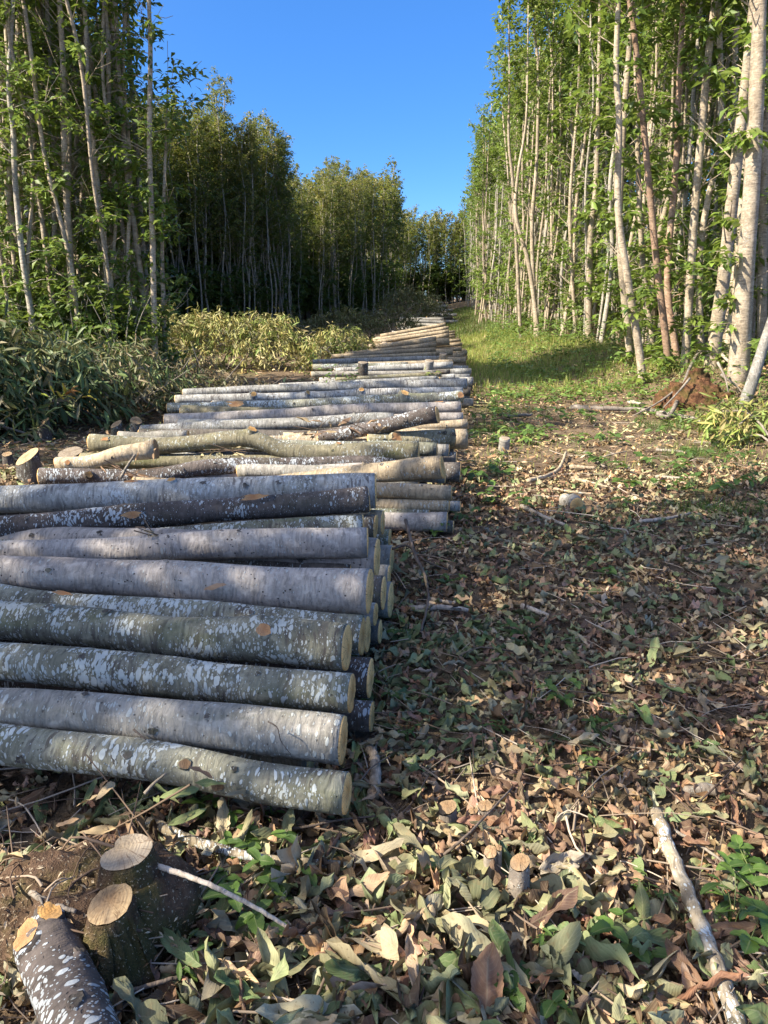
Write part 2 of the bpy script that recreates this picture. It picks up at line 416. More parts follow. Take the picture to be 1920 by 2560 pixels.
# ------------------------------------------------------------------ ground: one sheet, fine near the camera
def make_ground():
    def axis(segs):
        out = []
        for a, b, st in segs: out.append(np.arange(a, b, st))
        return np.concatenate(out + [[segs[-1][1]]])
    xs = axis([(-400, -60, 40), (-60, -14, 4), (-14, -5, .5), (-5, 6, .075), (6, 14, .4), (14, 60, 4), (60, 400, 40)])
    ys = axis([(-300, -20, 30), (-20, .4, 1.0), (.4, 8, .06), (8, 20, .18), (20, 50, .7), (50, 120, 3), (120, 500, 40)])
    X, Y = np.meshgrid(xs, ys)
    Z = tz(X, Y)
    near = sstep(14, 6, Y) * sstep(0, 1, Y)
    Z = Z + near * ((fbm(X * 11, Y * 11, 41, 2) - .5) * .035)
    V = np.stack([X, Y, Z], -1).reshape(-1, 3)
    nx = len(xs)
    i = (np.arange(len(ys) - 1) * nx)[:, None]; j = np.arange(nx - 1)[None]
    F = np.stack([i + j, i + j + 1, i + nx + j + 1, i + nx + j], -1).reshape(-1, 4)
    return tag(mk_obj('ground', mk_mesh('ground', V, F), M['ground']), kind='structure')
make_ground()

# ------------------------------------------------------------------ trees
def leaf_cols(r, n, hgt=None, base=(.055, .105, .022), alt=(.10, .15, .03), autumn=(.26, .20, .05), aut=0.15):
    t = r.random((n, 1)); c = np.array(base) * (1 - t) + np.array(alt) * t
    a = np.clip(r.random((n, 1)) ** 3 * aut * 2 + (0 if hgt is None else aut * 1.6 * np.clip(hgt[:, None] - .72, 0, 1) / .28 * (.3 + r.random((n, 1)))), 0, .95)
    c = c * (1 - a) + np.array(autumn) * a
    return c * (.75 + .5 * r.random((n, 1)))

def crown_arrays(r, anchors, dirs, per=6, L=.17, base=None, hgt=None, aut=.15, droop=.5, ns=2, spread=1.0, **kw):
    """fans of leaves at twig ends"""
    n = len(anchors)
    pos = np.repeat(anchors, per, 0) + r.normal(size=(n * per, 3)) * .045
    d = np.repeat(dirs, per, 0)
    # rosettes of broad leaves spread round each twig end, tips a little down
    az = r.random(n * per) * 6.283
    ring = np.stack([np.cos(az), np.sin(az), r.normal(size=n * per) * .30 - .35 * droop], 1)
    t = norm(d * .55 + ring * spread)
    up = norm(np.array((0, 0, 1.0)) + r.normal(size=(n * per, 3)) * .42 + d * .25)
    Ls = L * (.65 + .6 * r.random(n * per))
    V, F, U, idx = leaf_batch(pos, t, up, Ls, Ls * r.uniform(.36, .46, n * per), bend=.25 + .75 * r.random(n * per), phi=.6, ns=ns, shape='ellip', seed=int(r.integers(1e6)))
    c = leaf_cols(r, n * per, None if hgt is None else np.repeat(hgt, per), aut=aut, **kw)
    return V, F, U, c[idx]

def gen_tree(seed, path=None, H=8.8, r0=.085, r1=.018, crown0=.42, nbr=34, per=6, nsprig=10, L=.16, lean=.5, bare=8, wander=.16, ivy=0, aut=.15, brlen=1.0, cols=None, sides=8, npath=26):
    """one coppice stem: (trunk acc, crown acc, ivy acc), base at the origin"""
    r = np.random.default_rng(seed)
    if path is None:
        a = r.random() * 6.28; l = lean * (.3 + r.random())
        ks = np.linspace(0, 1, 6)
        pts = [(math.cos(a) * l * k ** 1.3 * 1.0 + r.normal() * wander * (0 < k), math.sin(a) * l * k ** 1.3 + r.normal() * wander * (0 < k), k * H) for k in ks]
        pts[0] = (0, 0, -.25)
    else: pts = path
    P = smooth_path(pts, npath); n = len(P)
    s = np.linspace(0, 1, n)
    R = r0 * (1 - s) ** .8 + r1 * s
    R = R + r0 * .28 * np.exp(-s * 28)
    T = Acc(); V, F = tube(P, R, sides, wob=.12, seed=seed); T.add(V, F)
    ztop = P[-1, 2]
    A = []; D = []; Hh = []
    def at(t):
        i = t * (n - 1); k = int(min(i, n - 2)); return P[k] + (P[k + 1] - P[k]) * (i - k)
    for b in range(nbr + bare):
        isb = b >= nbr
        t = crown0 + (1 - crown0) * ((b + r.random()) / nbr) ** .85 if not isb else .18 + r.random() * .5
        t = min(t, .985); p = at(t)
        az = r.random() * 6.283; el = r.uniform(.35, 1.1) if not isb else r.uniform(.3, .9)
        d = np.array((math.cos(az) * math.cos(el), math.sin(az) * math.cos(el), math.sin(el)))
        ln = brlen * (r.uniform(.5, 1.25) * (1.12 - .52 * max(0, t - crown0) / (1 - crown0)) if not isb else r.uniform(.25, .8))
        bend = np.array((r.normal() * .12, r.normal() * .12, .25 if not isb else .1))
        q = [p, p + d * ln * .5 + bend * ln * .15, p + d * ln + bend * ln * .55]
        bp = smooth_path(q, 5)
        rr = max(.004, r0 * (.26 if not isb else .17) * (1.1 - t))
        V, F = tube(bp, np.linspace(rr, .0035, 5), 4, caps=False); T.add(V, F)
        if not isb:
            for k in range(int(3 + ln * 4)):
                f = .25 + .75 * r.random(); i = f * 4; kk = int(min(i, 3)); a = bp[kk] + (bp[kk + 1] - bp[kk]) * (i - kk)
                A.append(a + r.normal(size=3) * .10 * ln); D.append(norm(d * .6 + r.normal(size=3) * .6)); Hh.append(t)
        elif r.random() < .45:                      # a dead twig forks
            q2 = bp[2] + (d + r.normal(size=3) * .5) * ln * .45
            V, F = tube(np.array([bp[2], (bp[2] + q2) / 2 + r.normal(size=3) * .03, q2]), [.005, .004, .003], 4, caps=False); T.add(V, F)
    A.append(P[-1]); D.append(np.array((0, 0, 1.))); Hh.append(1)
    for k in range(nsprig):                          # leafy shoots low on the stem
        t = r.uniform(.06, crown0); p = at(t); az = r.random() * 6.283; ln = r.uniform(.15, .6)
        d = np.array((math.cos(az), math.sin(az), .15)); e = p + d * ln
        V, F = tube(np.array([p, p + d * ln * .5 + (0, 0, .04), e]), [.006, .005, .003], 4, caps=False); T.add(V, F)
        for f in (.45, .7, 1.0):
            A.append(p + d * ln * f); D.append(norm(d)); Hh.append(t * .7)
    C = Acc()
    V, F, U, c = crown_arrays(r, np.array(A), np.array(D), per=per, L=L, hgt=np.array(Hh), aut=aut, **(cols or {}))
    C.add(V, F, c, U)
    I = None
    if ivy:
        I = Acc(); m = int(ivy)
        t = r.random(m) ** 1.3 * .62; pos = np.array([at(x) for x in t]); az = r.random(m) * 6.283
        d = np.stack([np.cos(az), np.sin(az), r.normal(size=m) * .3], 1)
        pos = pos + d * (np.interp(t, s, R)[:, None] + .02 + .05 * r.random((m, 1)))
        Ls = r.uniform(.05, .10, m)
        V, F, U, idx = leaf_batch(pos, norm(d * .5 + np.array((0, 0, -.8)) + r.normal(size=(m, 3)) * .5), norm(d + r.normal(size=(m, 3)) * .4), Ls, Ls * .9, bend=.3, phi=.4, ns=2, shape='ovate', seed=seed)
        cc = leaf_cols(r, m, None, (.045, .09, .018), (.14, .19, .05), aut=.05); I.add(V, F, cc[idx], U)
    return T, C, I

def make_tree(name, loc, arrs, stem='stem', rz=0.0):
    T, C, I = arrs
    root = empty(name, loc, rz)
    mk_obj('trunk', T.mesh('trunk'), M[stem], root)
    mk_obj('crown', C.mesh('crown', smooth=False), M['leaf'], root)
    if I is not None: mk_obj('ivy', I.mesh('ivy', smooth=False), M['herb'], root)
    return root

GREEN = dict(base=(.08, .165, .022), alt=(.20, .30, .05), autumn=(.28, .24, .06))
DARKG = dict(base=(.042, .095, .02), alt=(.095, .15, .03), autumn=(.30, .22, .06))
AUT = dict(base=(.06, .10, .025), alt=(.15, .16, .04), autumn=(.36, .27, .07))
# arrays of the generic stems, three stands of variants
VAR_L = [gen_tree(100 + k, H=8.2 + .5 * (k % 3), r0=.032 + .007 * (k % 4), crown0=.60 + .06 * (k % 3), nbr=17, per=7, nsprig=16, L=.15, cols=GREEN, bare=10, aut=.08, wander=.10, lean=.4) for k in range(5)]
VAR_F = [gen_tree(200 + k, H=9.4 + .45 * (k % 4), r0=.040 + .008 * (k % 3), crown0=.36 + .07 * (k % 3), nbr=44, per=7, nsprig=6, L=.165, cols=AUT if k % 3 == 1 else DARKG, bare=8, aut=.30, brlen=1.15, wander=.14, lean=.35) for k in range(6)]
VAR_R = [gen_tree(300 + k, H=8.8 + .5 * (k % 3), r0=.030 + .009 * (k % 4), crown0=.56 + .06 * (k % 3), nbr=22, per=7, nsprig=15, L=.16, cols=GREEN, bare=16, aut=.10, lean=.45, wander=.09) for k in range(7)]

def scatter(n, inside, xa, xb, ya, yb, mind, seed):
    r = np.random.default_rng(seed); out = []
    for _ in range(n * 60):
        p = (r.uniform(xa, xb), r.uniform(ya, yb))
        if inside(*p) and all((p[0] - q[0]) ** 2 + (p[1] - q[1]) ** 2 > mind * mind for q in out):
            out.append(p)
            if len(out) >= n: break
    return out

r_ = np.random.default_rng(5)
def stand(name, arrs, pts, label, group, cat='tree', stem='stem', smin=.88, smax=1.12, zs=0.0, sfun=None):
    protos = []
    for i, (x, y, *ln_) in enumerate(pts):
        k = i % len(arrs); tl = (0, 0)
        if ln_: tl = (-math.sin(ln_[0]) * ln_[1], math.cos(ln_[0]) * ln_[1])
        sc = r_.uniform(smin, smax) if sfun is None else sfun(x, y) * r_.uniform(.93, 1.07); rz = r_.uniform(0, 6.28)
        if k >= len(protos):
            o = make_tree(name, (x, y, g(x, y)), arrs[k], stem, rz); o.scale = (sc,) * 3; o.rotation_euler = (tl[0], tl[1], rz); protos.append(o)
        else: o = dup(protos[k], (x, y, g(x, y) + zs), rz, sc, sc * r_.uniform(.94, 1.08), tl)
        tag(o, label(i, x, y) if callable(label) else label, cat, group)
    return protos

# --- named stems in front: paths through photo points at a real distance, then carried on to full height
def special(name, pix, y, wpx, label, group, dy=0.0, thin=.84, Htop=8.6, stem='stem', seed=0, **kw):
    P = []
    for i, (u, v) in enumerate(pix): P.append(np.array(at_y(u, v, y + dy * i / max(1, len(pix) - 1))))
    b = P[0].copy(); gz = g(b[0], b[1])
    d = (P[1] - P[0]) / max(.05, P[1][2] - P[0][2])
    base = P[0] + d * (gz - P[0][2]); base[2] = gz
    if P[0][2] > gz + .12: P = [base] + P
    else: P[0] = base
    d = P[-1] - P[-2]; d = d / d[2]
    top = P[-1].copy()
    while top[2] < Htop:
        top = top + d * min(1.2, Htop + .01 - top[2]); d = d * np.array((.8, .8, 1)); P.append(top.copy())
    path = [tuple(p - base) for p in P]; path[0] = (path[0][0] - d[0] * .2, path[0][1], -.2)
    r0 = px(wpx, y) / 2
    arr = gen_tree(seed or int(pix[0][0]) + 7, path=path, r0=r0 * thin, r1=.012, npath=34, sides=12 if wpx > 25 else 9, **kw)
    o = make_tree(name, tuple(base), arr, stem)
    return tag(o, label, 'tree', group)

GR = 'front stems of the sunlit right stand'
S = lambda *a, **k: special('chestnut_tree', *a, **k)
RK = dict(cols=GREEN, L=.19, nbr=26, nsprig=18, bare=10, per=7, crown0=.58)
S([(1845, 945), (1862, 700), (1880, 450), (1893, 200), (1900, 0)], 10.8, 54, 'thickest pale straight stem at the right edge, standing on the red root mound', GR, **RK)
S([(1787, 850), (1808, 700), (1836, 450), (1862, 231), (1885, 0)], 12.2, 42, 'thick stem leaning right with black shadow bands, just left of the thickest stem', GR, **RK)
S([(1822, 858), (1850, 640), (1868, 290), (1880, 60)], 12.6, 30, 'leaning stem with an ivy vine climbing it, behind the two thickest stems', GR, ivy=90, **RK)
S([(1715, 880), (1735, 560), (1757, 290), (1775, 100), (1787, 0)], 13.0, 26, 'smooth pale stem leaning right beside the red root mound, clear of leaves low down', GR, **RK)
S([(1690, 880), (1668, 700), (1690, 420), (1697, 230), (1708, 0)], 13.6, 22, 'orange brown stem with shaggy peeling bark', GR, stem='stem_red', **RK)
S([(1668, 876), (1640, 640), (1612, 345), (1590, 120), (1573, 0)], 13.2, 22, 'reddish stem leaning left and crossing in front of its neighbours high up', GR, stem='stem_red', **RK)
S([(1600, 892), (1570, 700), (1545, 520), (1548, 300), (1540, 174), (1546, 0)], 12.6, 24, 'pale stem curving left from a low base at the grass edge', GR, **RK)
S([(1572, 850), (1556, 690), (1548, 540), (1560, 300), (1575, 100), (1578, 0)], 14.2, 22, 'pale upright stem close behind the curved one at the grass edge', GR, **RK)
S([(1632, 868), (1606, 640), (1596, 430), (1590, 200), (1585, 0)], 14.6, 17, 'thin straight stem between the curved stem and the reddish leaning stem', GR, **RK)
S([(1472, 820), (1476, 600), (1490, 460), (1496, 250), (1500, 0)], 19.5, 22, 'upright buff stem forking at half height on the green bank', GR, **RK)
S([(1345, 832), (1322, 660), (1290, 538), (1296, 428), (1316, 290), (1321, 0)], 22.0, 15, 'slender pale stem with a strong S bend beside the sky gap', GR, crown0=.8, cols=GREEN, L=.17, nbr=16, nsprig=6, bare=12)
S([(1340, 826), (1330, 580), (1342, 400), (1346, 180), (1335, 60), (1348, 0)], 22.3, 14, 'slender pale stem with a gentle bend, paired with the strongly bent one', GR, crown0=.8, cols=GREEN, L=.17, nbr=16, nsprig=6, bare=14)
S([(1301, 826), (1284, 480), (1272, 350), (1274, 180), (1271, 0)], 23.0, 12, 'thin stem leftmost of the right stand, its leafy top reaching into the sky', GR, crown0=.62, cols=GREEN, L=.19, nbr=26, nsprig=6, bare=10)
S([(1438, 815), (1425, 560), (1432, 400), (1446, 240), (1450, 0)], 20.5, 12, 'thin stem with many bare side twigs left of the forked buff stem', GR, bare=34, cols=GREEN, L=.17, nbr=22, nsprig=6)
S([(1408, 822), (1432, 690), (1442, 500), (1470, 280), (1478, 0)], 21.0, 13, 'slanting stem rising from the bushy bank, leaning to the right', GR, cols=GREEN, L=.17, nbr=22, nsprig=8, bare=16)
S([(1905, 860), (1908, 600), (1915, 300), (1930, 0)], 13.5, 30, 'stem cut by the right edge of the photo behind the thickest stem', GR, **RK)
pole = Acc(); Pp = smooth_path([at_y(1862, 1008, 9.6), at_y(1890, 925, 9.75), at_y(1925, 815, 10.0), at_y(1985, 640, 10.4)], 16)
Pp[0, 2] = g(Pp[0, 0], Pp[0, 1]) - .03
V, F = tube(Pp, np.linspace(.078, .05, 16), 12, wob=.1); pole.add(V, F)
tag(mk_obj('leaning_pole', pole.mesh('leaning_pole'), M['grey']), 'grey leaning pole propped at the right edge before the root mound', 'pole')

GL = 'front stems of the left stand'
LK = dict(thin=.70, cols=GREEN, L=.15, nbr=20, nsprig=22, bare=10, per=7, crown0=.62)
for pix, y, w, lab, kw in [
    ([(82, 800), (58, 640), (24, 520), (30, 380), (40, 250), (45, 60)], 12.4, 25, 'leftmost of the thick sunlit stems, speckled with ivy leaves', dict(ivy=500)),
    ([(82, 806), (56, 640), (38, 450), (34, 330), (22, 220), (30, 60)], 12.0, 22, 'bluish grey stem crossing behind the leftmost ivied stem', dict()),
    ([(186, 830), (170, 560), (163, 420), (158, 270), (157, 150), (150, 20)], 12.2, 26, 'straight sunlit stem forking into bare antler like twigs high up', dict(bare=26, crown0=.6)),
    ([(138, 800), (136, 520), (134, 330), (127, 180), (120, 60)], 12.6, 19, 'grey stem between the antler twigged stem and the ivied left edge', dict(bare=20)),
    ([(278, 846), (262, 620), (244, 470), (232, 350), (222, 240), (214, 60)], 12.4, 22, 'sunlit stem left of centre in the left stand, leaning to the left', dict()),
    ([(308, 826), (278, 590), (262, 480), (250, 310), (240, 240)], 12.8, 19, 'pale thin stem crossing just right of the left leaning one', dict(bare=16)),
    ([(364, 812), (346, 640), (322, 470), (306, 300), (297, 180), (290, 40)], 12.6, 22, 'bright sunlit stem with a smooth long lean before the dark edge', dict()),
    ([(372, 804), (352, 560), (345, 420), (330, 230), (322, 100)], 13.0, 22, 'grey shaded stem close behind the bright long leaning one', dict()),
    ([(386, 816), (380, 560), (374, 400), (375, 230), (376, 120), (372, 0)], 12.2, 20, 'tall stem at the edge of the sky gap, forked and dark against the blue', dict(crown0=.62, bare=14, ivy=160)),
    ([(410, 812), (405, 640), (408, 540), (412, 420)], 12.6, 17, 'last sunlit stem of the left stand, with leafy shoots over the dark wood', dict(Htop=4.6, nsprig=26, crown0=.75, nbr=12, ivy=220)),
    ([(250, 820), (252, 600), (238, 420), (226, 300), (218, 200)], 13.4, 15, 'thin shaded stem in the middle of the left stand', dict()),
    ([(338, 800), (328, 560), (312, 380), (300, 240)], 13.6, 16, 'thin stem behind the bright long leaning one', dict())]:
    k = dict(LK); k.update(kw)
    special('chestnut_tree', pix, y, w, lab, GL, stem='stem_grey' if 'grey' in lab or 'shaded' in lab else 'stem', seed=int(pix[0][0] * 3 + w), **k)

# --- the stands
blk1 = scatter(40, lambda x, y: -x / y < .535 and x < -3.95 - (y - 13) * .28, -8.0, -3.85, 12.0, 14.4, .30, 21)
stand('chestnut_tree', VAR_L, blk1, 'slender stem with leafy shoots in the left stand, behind its sunlit front stems', 'stems inside the left stand', stem='stem')
def xl(y):                                     # the left wood's edge beyond the clearing: it recedes along the track
    return np.interp(y, [30, 44, 45, 60, 84], [-8.6, -4.4, -4.3, .0, 2.5])
blk2 = scatter(66, lambda x, y: xl(y) - 2.4 < x < xl(y), -12, -4, 29.8, 44.3, .42, 22)
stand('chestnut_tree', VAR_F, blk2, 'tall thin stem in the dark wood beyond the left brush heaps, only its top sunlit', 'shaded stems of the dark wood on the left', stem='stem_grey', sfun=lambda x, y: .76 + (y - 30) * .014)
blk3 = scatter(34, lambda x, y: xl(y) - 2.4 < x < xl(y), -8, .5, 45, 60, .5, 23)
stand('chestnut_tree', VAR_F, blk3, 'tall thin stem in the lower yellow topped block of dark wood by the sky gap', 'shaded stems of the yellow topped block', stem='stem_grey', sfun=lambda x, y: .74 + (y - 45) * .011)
def inR(x, y):
    return xr(y) + .15 < x < min(xr(y) + 4.5, .56 * y) and not (y < 12.5 and x < 5.2)
cl = scatter(27, inR, 3.8, 12, 11.5, 32, .75, 24) + scatter(13, inR, 3.8, 12, 32, 62, .9, 25)
rc_ = np.random.default_rng(26); blkR = []
for (x, y) in cl:                               # stems fan out of shared stools
    for q in range(int(rc_.integers(2, 6))):
        a = rc_.random() * 6.283; rr = rc_.uniform(.10, .32)
        blkR.append((x + math.cos(a) * rr, y + math.sin(a) * rr, a, rc_.uniform(.01, .095)))
stand('chestnut_tree', VAR_R, blkR, 'thin pale stem with hanging leaves in the right stand, behind its front stems', 'stems inside the sunlit right stand', smin=.85, smax=1.1)

def shrub_arr(seed, H, n, L, cols):
    r = np.random.default_rng(seed); T = Acc(); A = []; D = []
    for k in range(n):
        a = r.random() * 6.283; sp = r.uniform(.15, .55) * H * .6; h = H * r.uniform(.5, 1)
        P = smooth_path([(0, 0, -.1), (math.cos(a) * sp * .4, math.sin(a) * sp * .4, h * .6), (math.cos(a) * sp, math.sin(a) * sp, h)], 8)
        V, F = tube(P, np.linspace(.010, .003, 8), 5, caps=False); T.add(V, F)
        for q in range(7):
            f = r.uniform(.25, 1) * 7; i = int(min(f, 6)); A.append(P[i] + (P[i + 1] - P[i]) * (f - i) + r.normal(size=3) * .06); D.append(norm(np.array((math.cos(a), math.sin(a), .3)) + r.normal(size=3) * .6))
    C = Acc(); V, F, U, c = crown_arrays(r, np.array(A), np.array(D), per=6, L=L, aut=.06, **cols); C.add(V, F, c, U)
    return T, C, None
SH = [shrub_arr(500 + k, 1.5 + .5 * (k % 2), 12 + k, .15, dict(base=(.06, .12, .02), alt=(.13, .2, .04), autumn=(.28, .24, .06))) for k in range(4)]
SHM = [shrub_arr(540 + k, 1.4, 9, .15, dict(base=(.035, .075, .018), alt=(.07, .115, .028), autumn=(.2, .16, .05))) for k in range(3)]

# --- everything deeper or far away: one mass of the same stems
def wood_mass():
    T = Acc(); C = Acc()
    def put(arr, x, y, sc, rz, keep=2, trunk=True):
        c, s = math.cos(rz), math.sin(rz); Rm = np.array(((c, -s, 0), (s, c, 0), (0, 0, 1))) * sc
        o = np.array((x, y, g(x, y)))
        for src, dst in ((arr[0], T), (arr[1], C)):
            V, Fs, cc, uu, _ = src.arrays()
            if dst is C:
                k = 9; nl = len(V) // k; sel = np.arange(0, nl, keep)
                pick = [1, 3, 7, 5]; Vl = V.reshape(nl, k, 3)[sel][:, pick]; ctr = Vl.mean(1, keepdims=True); Vl = ctr + (Vl - ctr) * (1.12 + .3 * (keep - 1)); V = Vl.reshape(-1, 3)
                cc = cc.reshape(nl, k, 3)[sel][:, pick].reshape(-1, 3); uu = uu.reshape(nl, k, 3)[sel][:, pick].reshape(-1, 3)
                Fs = [np.arange(len(sel) * 4).reshape(-1, 4)]
            dst.add(V @ Rm.T + o, Fs, cc, uu)
    rr = np.random.default_rng(77)
    jobs = []
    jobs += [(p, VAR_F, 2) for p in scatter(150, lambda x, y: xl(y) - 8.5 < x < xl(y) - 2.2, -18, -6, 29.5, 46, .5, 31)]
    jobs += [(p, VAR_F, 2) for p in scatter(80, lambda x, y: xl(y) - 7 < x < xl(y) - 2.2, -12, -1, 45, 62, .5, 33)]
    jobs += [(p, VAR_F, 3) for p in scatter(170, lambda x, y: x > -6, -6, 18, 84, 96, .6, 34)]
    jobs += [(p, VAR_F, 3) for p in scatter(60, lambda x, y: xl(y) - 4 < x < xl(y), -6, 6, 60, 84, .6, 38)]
    jobs += [(p, VAR_R, 2) for p in scatter(90, lambda x, y: xr(y) + .6 < x < xr(y) + 3, 4.5, 12, 14, 48, .35, 41)]
    jobs += [(p, VAR_R, 3) for p in scatter(230, lambda x, y: xr(y) + 2.8 < x < xr(y) + 9, 6.5, 24, 12, 80, .6, 35)]
    jobs += [(p, VAR_R, 2) for p in scatter(80, lambda x, y: xr(y) + .3 < x < xr(y) + 4.5, 5, 16, 60, 86, .5, 36)]
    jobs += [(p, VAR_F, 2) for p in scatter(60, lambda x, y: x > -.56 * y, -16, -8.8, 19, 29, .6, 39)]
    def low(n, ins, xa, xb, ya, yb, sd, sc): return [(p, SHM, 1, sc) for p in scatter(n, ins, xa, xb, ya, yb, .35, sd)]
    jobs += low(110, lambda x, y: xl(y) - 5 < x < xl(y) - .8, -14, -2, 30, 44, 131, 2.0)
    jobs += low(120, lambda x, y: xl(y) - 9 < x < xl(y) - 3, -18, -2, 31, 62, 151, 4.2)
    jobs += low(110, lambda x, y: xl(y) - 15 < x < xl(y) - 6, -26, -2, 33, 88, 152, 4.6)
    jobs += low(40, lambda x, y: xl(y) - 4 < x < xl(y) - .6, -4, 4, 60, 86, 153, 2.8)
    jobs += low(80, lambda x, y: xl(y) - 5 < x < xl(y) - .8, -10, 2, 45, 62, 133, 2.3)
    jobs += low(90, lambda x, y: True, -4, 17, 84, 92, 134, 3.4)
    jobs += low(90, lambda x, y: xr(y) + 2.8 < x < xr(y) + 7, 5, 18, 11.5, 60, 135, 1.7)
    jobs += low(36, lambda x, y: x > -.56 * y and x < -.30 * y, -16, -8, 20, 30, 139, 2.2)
    jobs += [(p, VAR_L, 2) for p in SHADERS]
    for (x, y), arr, keep, *sc in jobs: put(arr[int(rr.integers(len(arr)))], x, y, rr.uniform(.9, 1.1) * (.86 if y > 80 else .72 + (y - 45) * .011 if arr is VAR_F and y > 45 else .76 + (y - 30) * .012 if arr is VAR_F and y > 29 else 1) * (sc[0] if sc else 1), rr.uniform(0, 6.28), keep)
    V1, F1, c1, u1, m1 = T.arrays(); V2, F2, c2, u2, m2 = C.arrays()
    A = Acc(); A.add(V1, F1, c1, u1, 0); A.add(V2, F2, c2, u2, 1)
    o = mk_obj('distant_wood', A.mesh('distant_wood', smooth=False), [M['stem_grey'], M['leaf']])
    tag(o, 'dense mass of thin chestnut stems and leaves deep inside and far behind the stands', 'wood', kind='stuff')
# stems beyond the left edge of the picture, up-sun, whose shade falls on the near ground
def upsun(n, c0, c1, xa, xb, seed, mind=.8):           # stems in a band whose shade falls along one line of the ground
    return scatter(n, lambda x, y: c0 < y - .364 * x < c1, xa, xb, -6, 9, mind, seed)
SHADERS = upsun(27, 2.2, 5.1, -14, -5.2, 51, .7) + upsun(9, 7.9, 10.4, -13, -6.0, 52) + upsun(8, -.9, 1.5, -12, -4.6, 53)
wood_mass()
# ------------------------------------------------------------------ logs
LOGS = []
def frame_x(R, L):
    ex = (R - L).normalized(); ey = Vector((0, 0, 1)).cross(ex).normalized(); ez = ex.cross(ey)
    return Matrix((ex, ey, ez)).transposed().to_4x4()

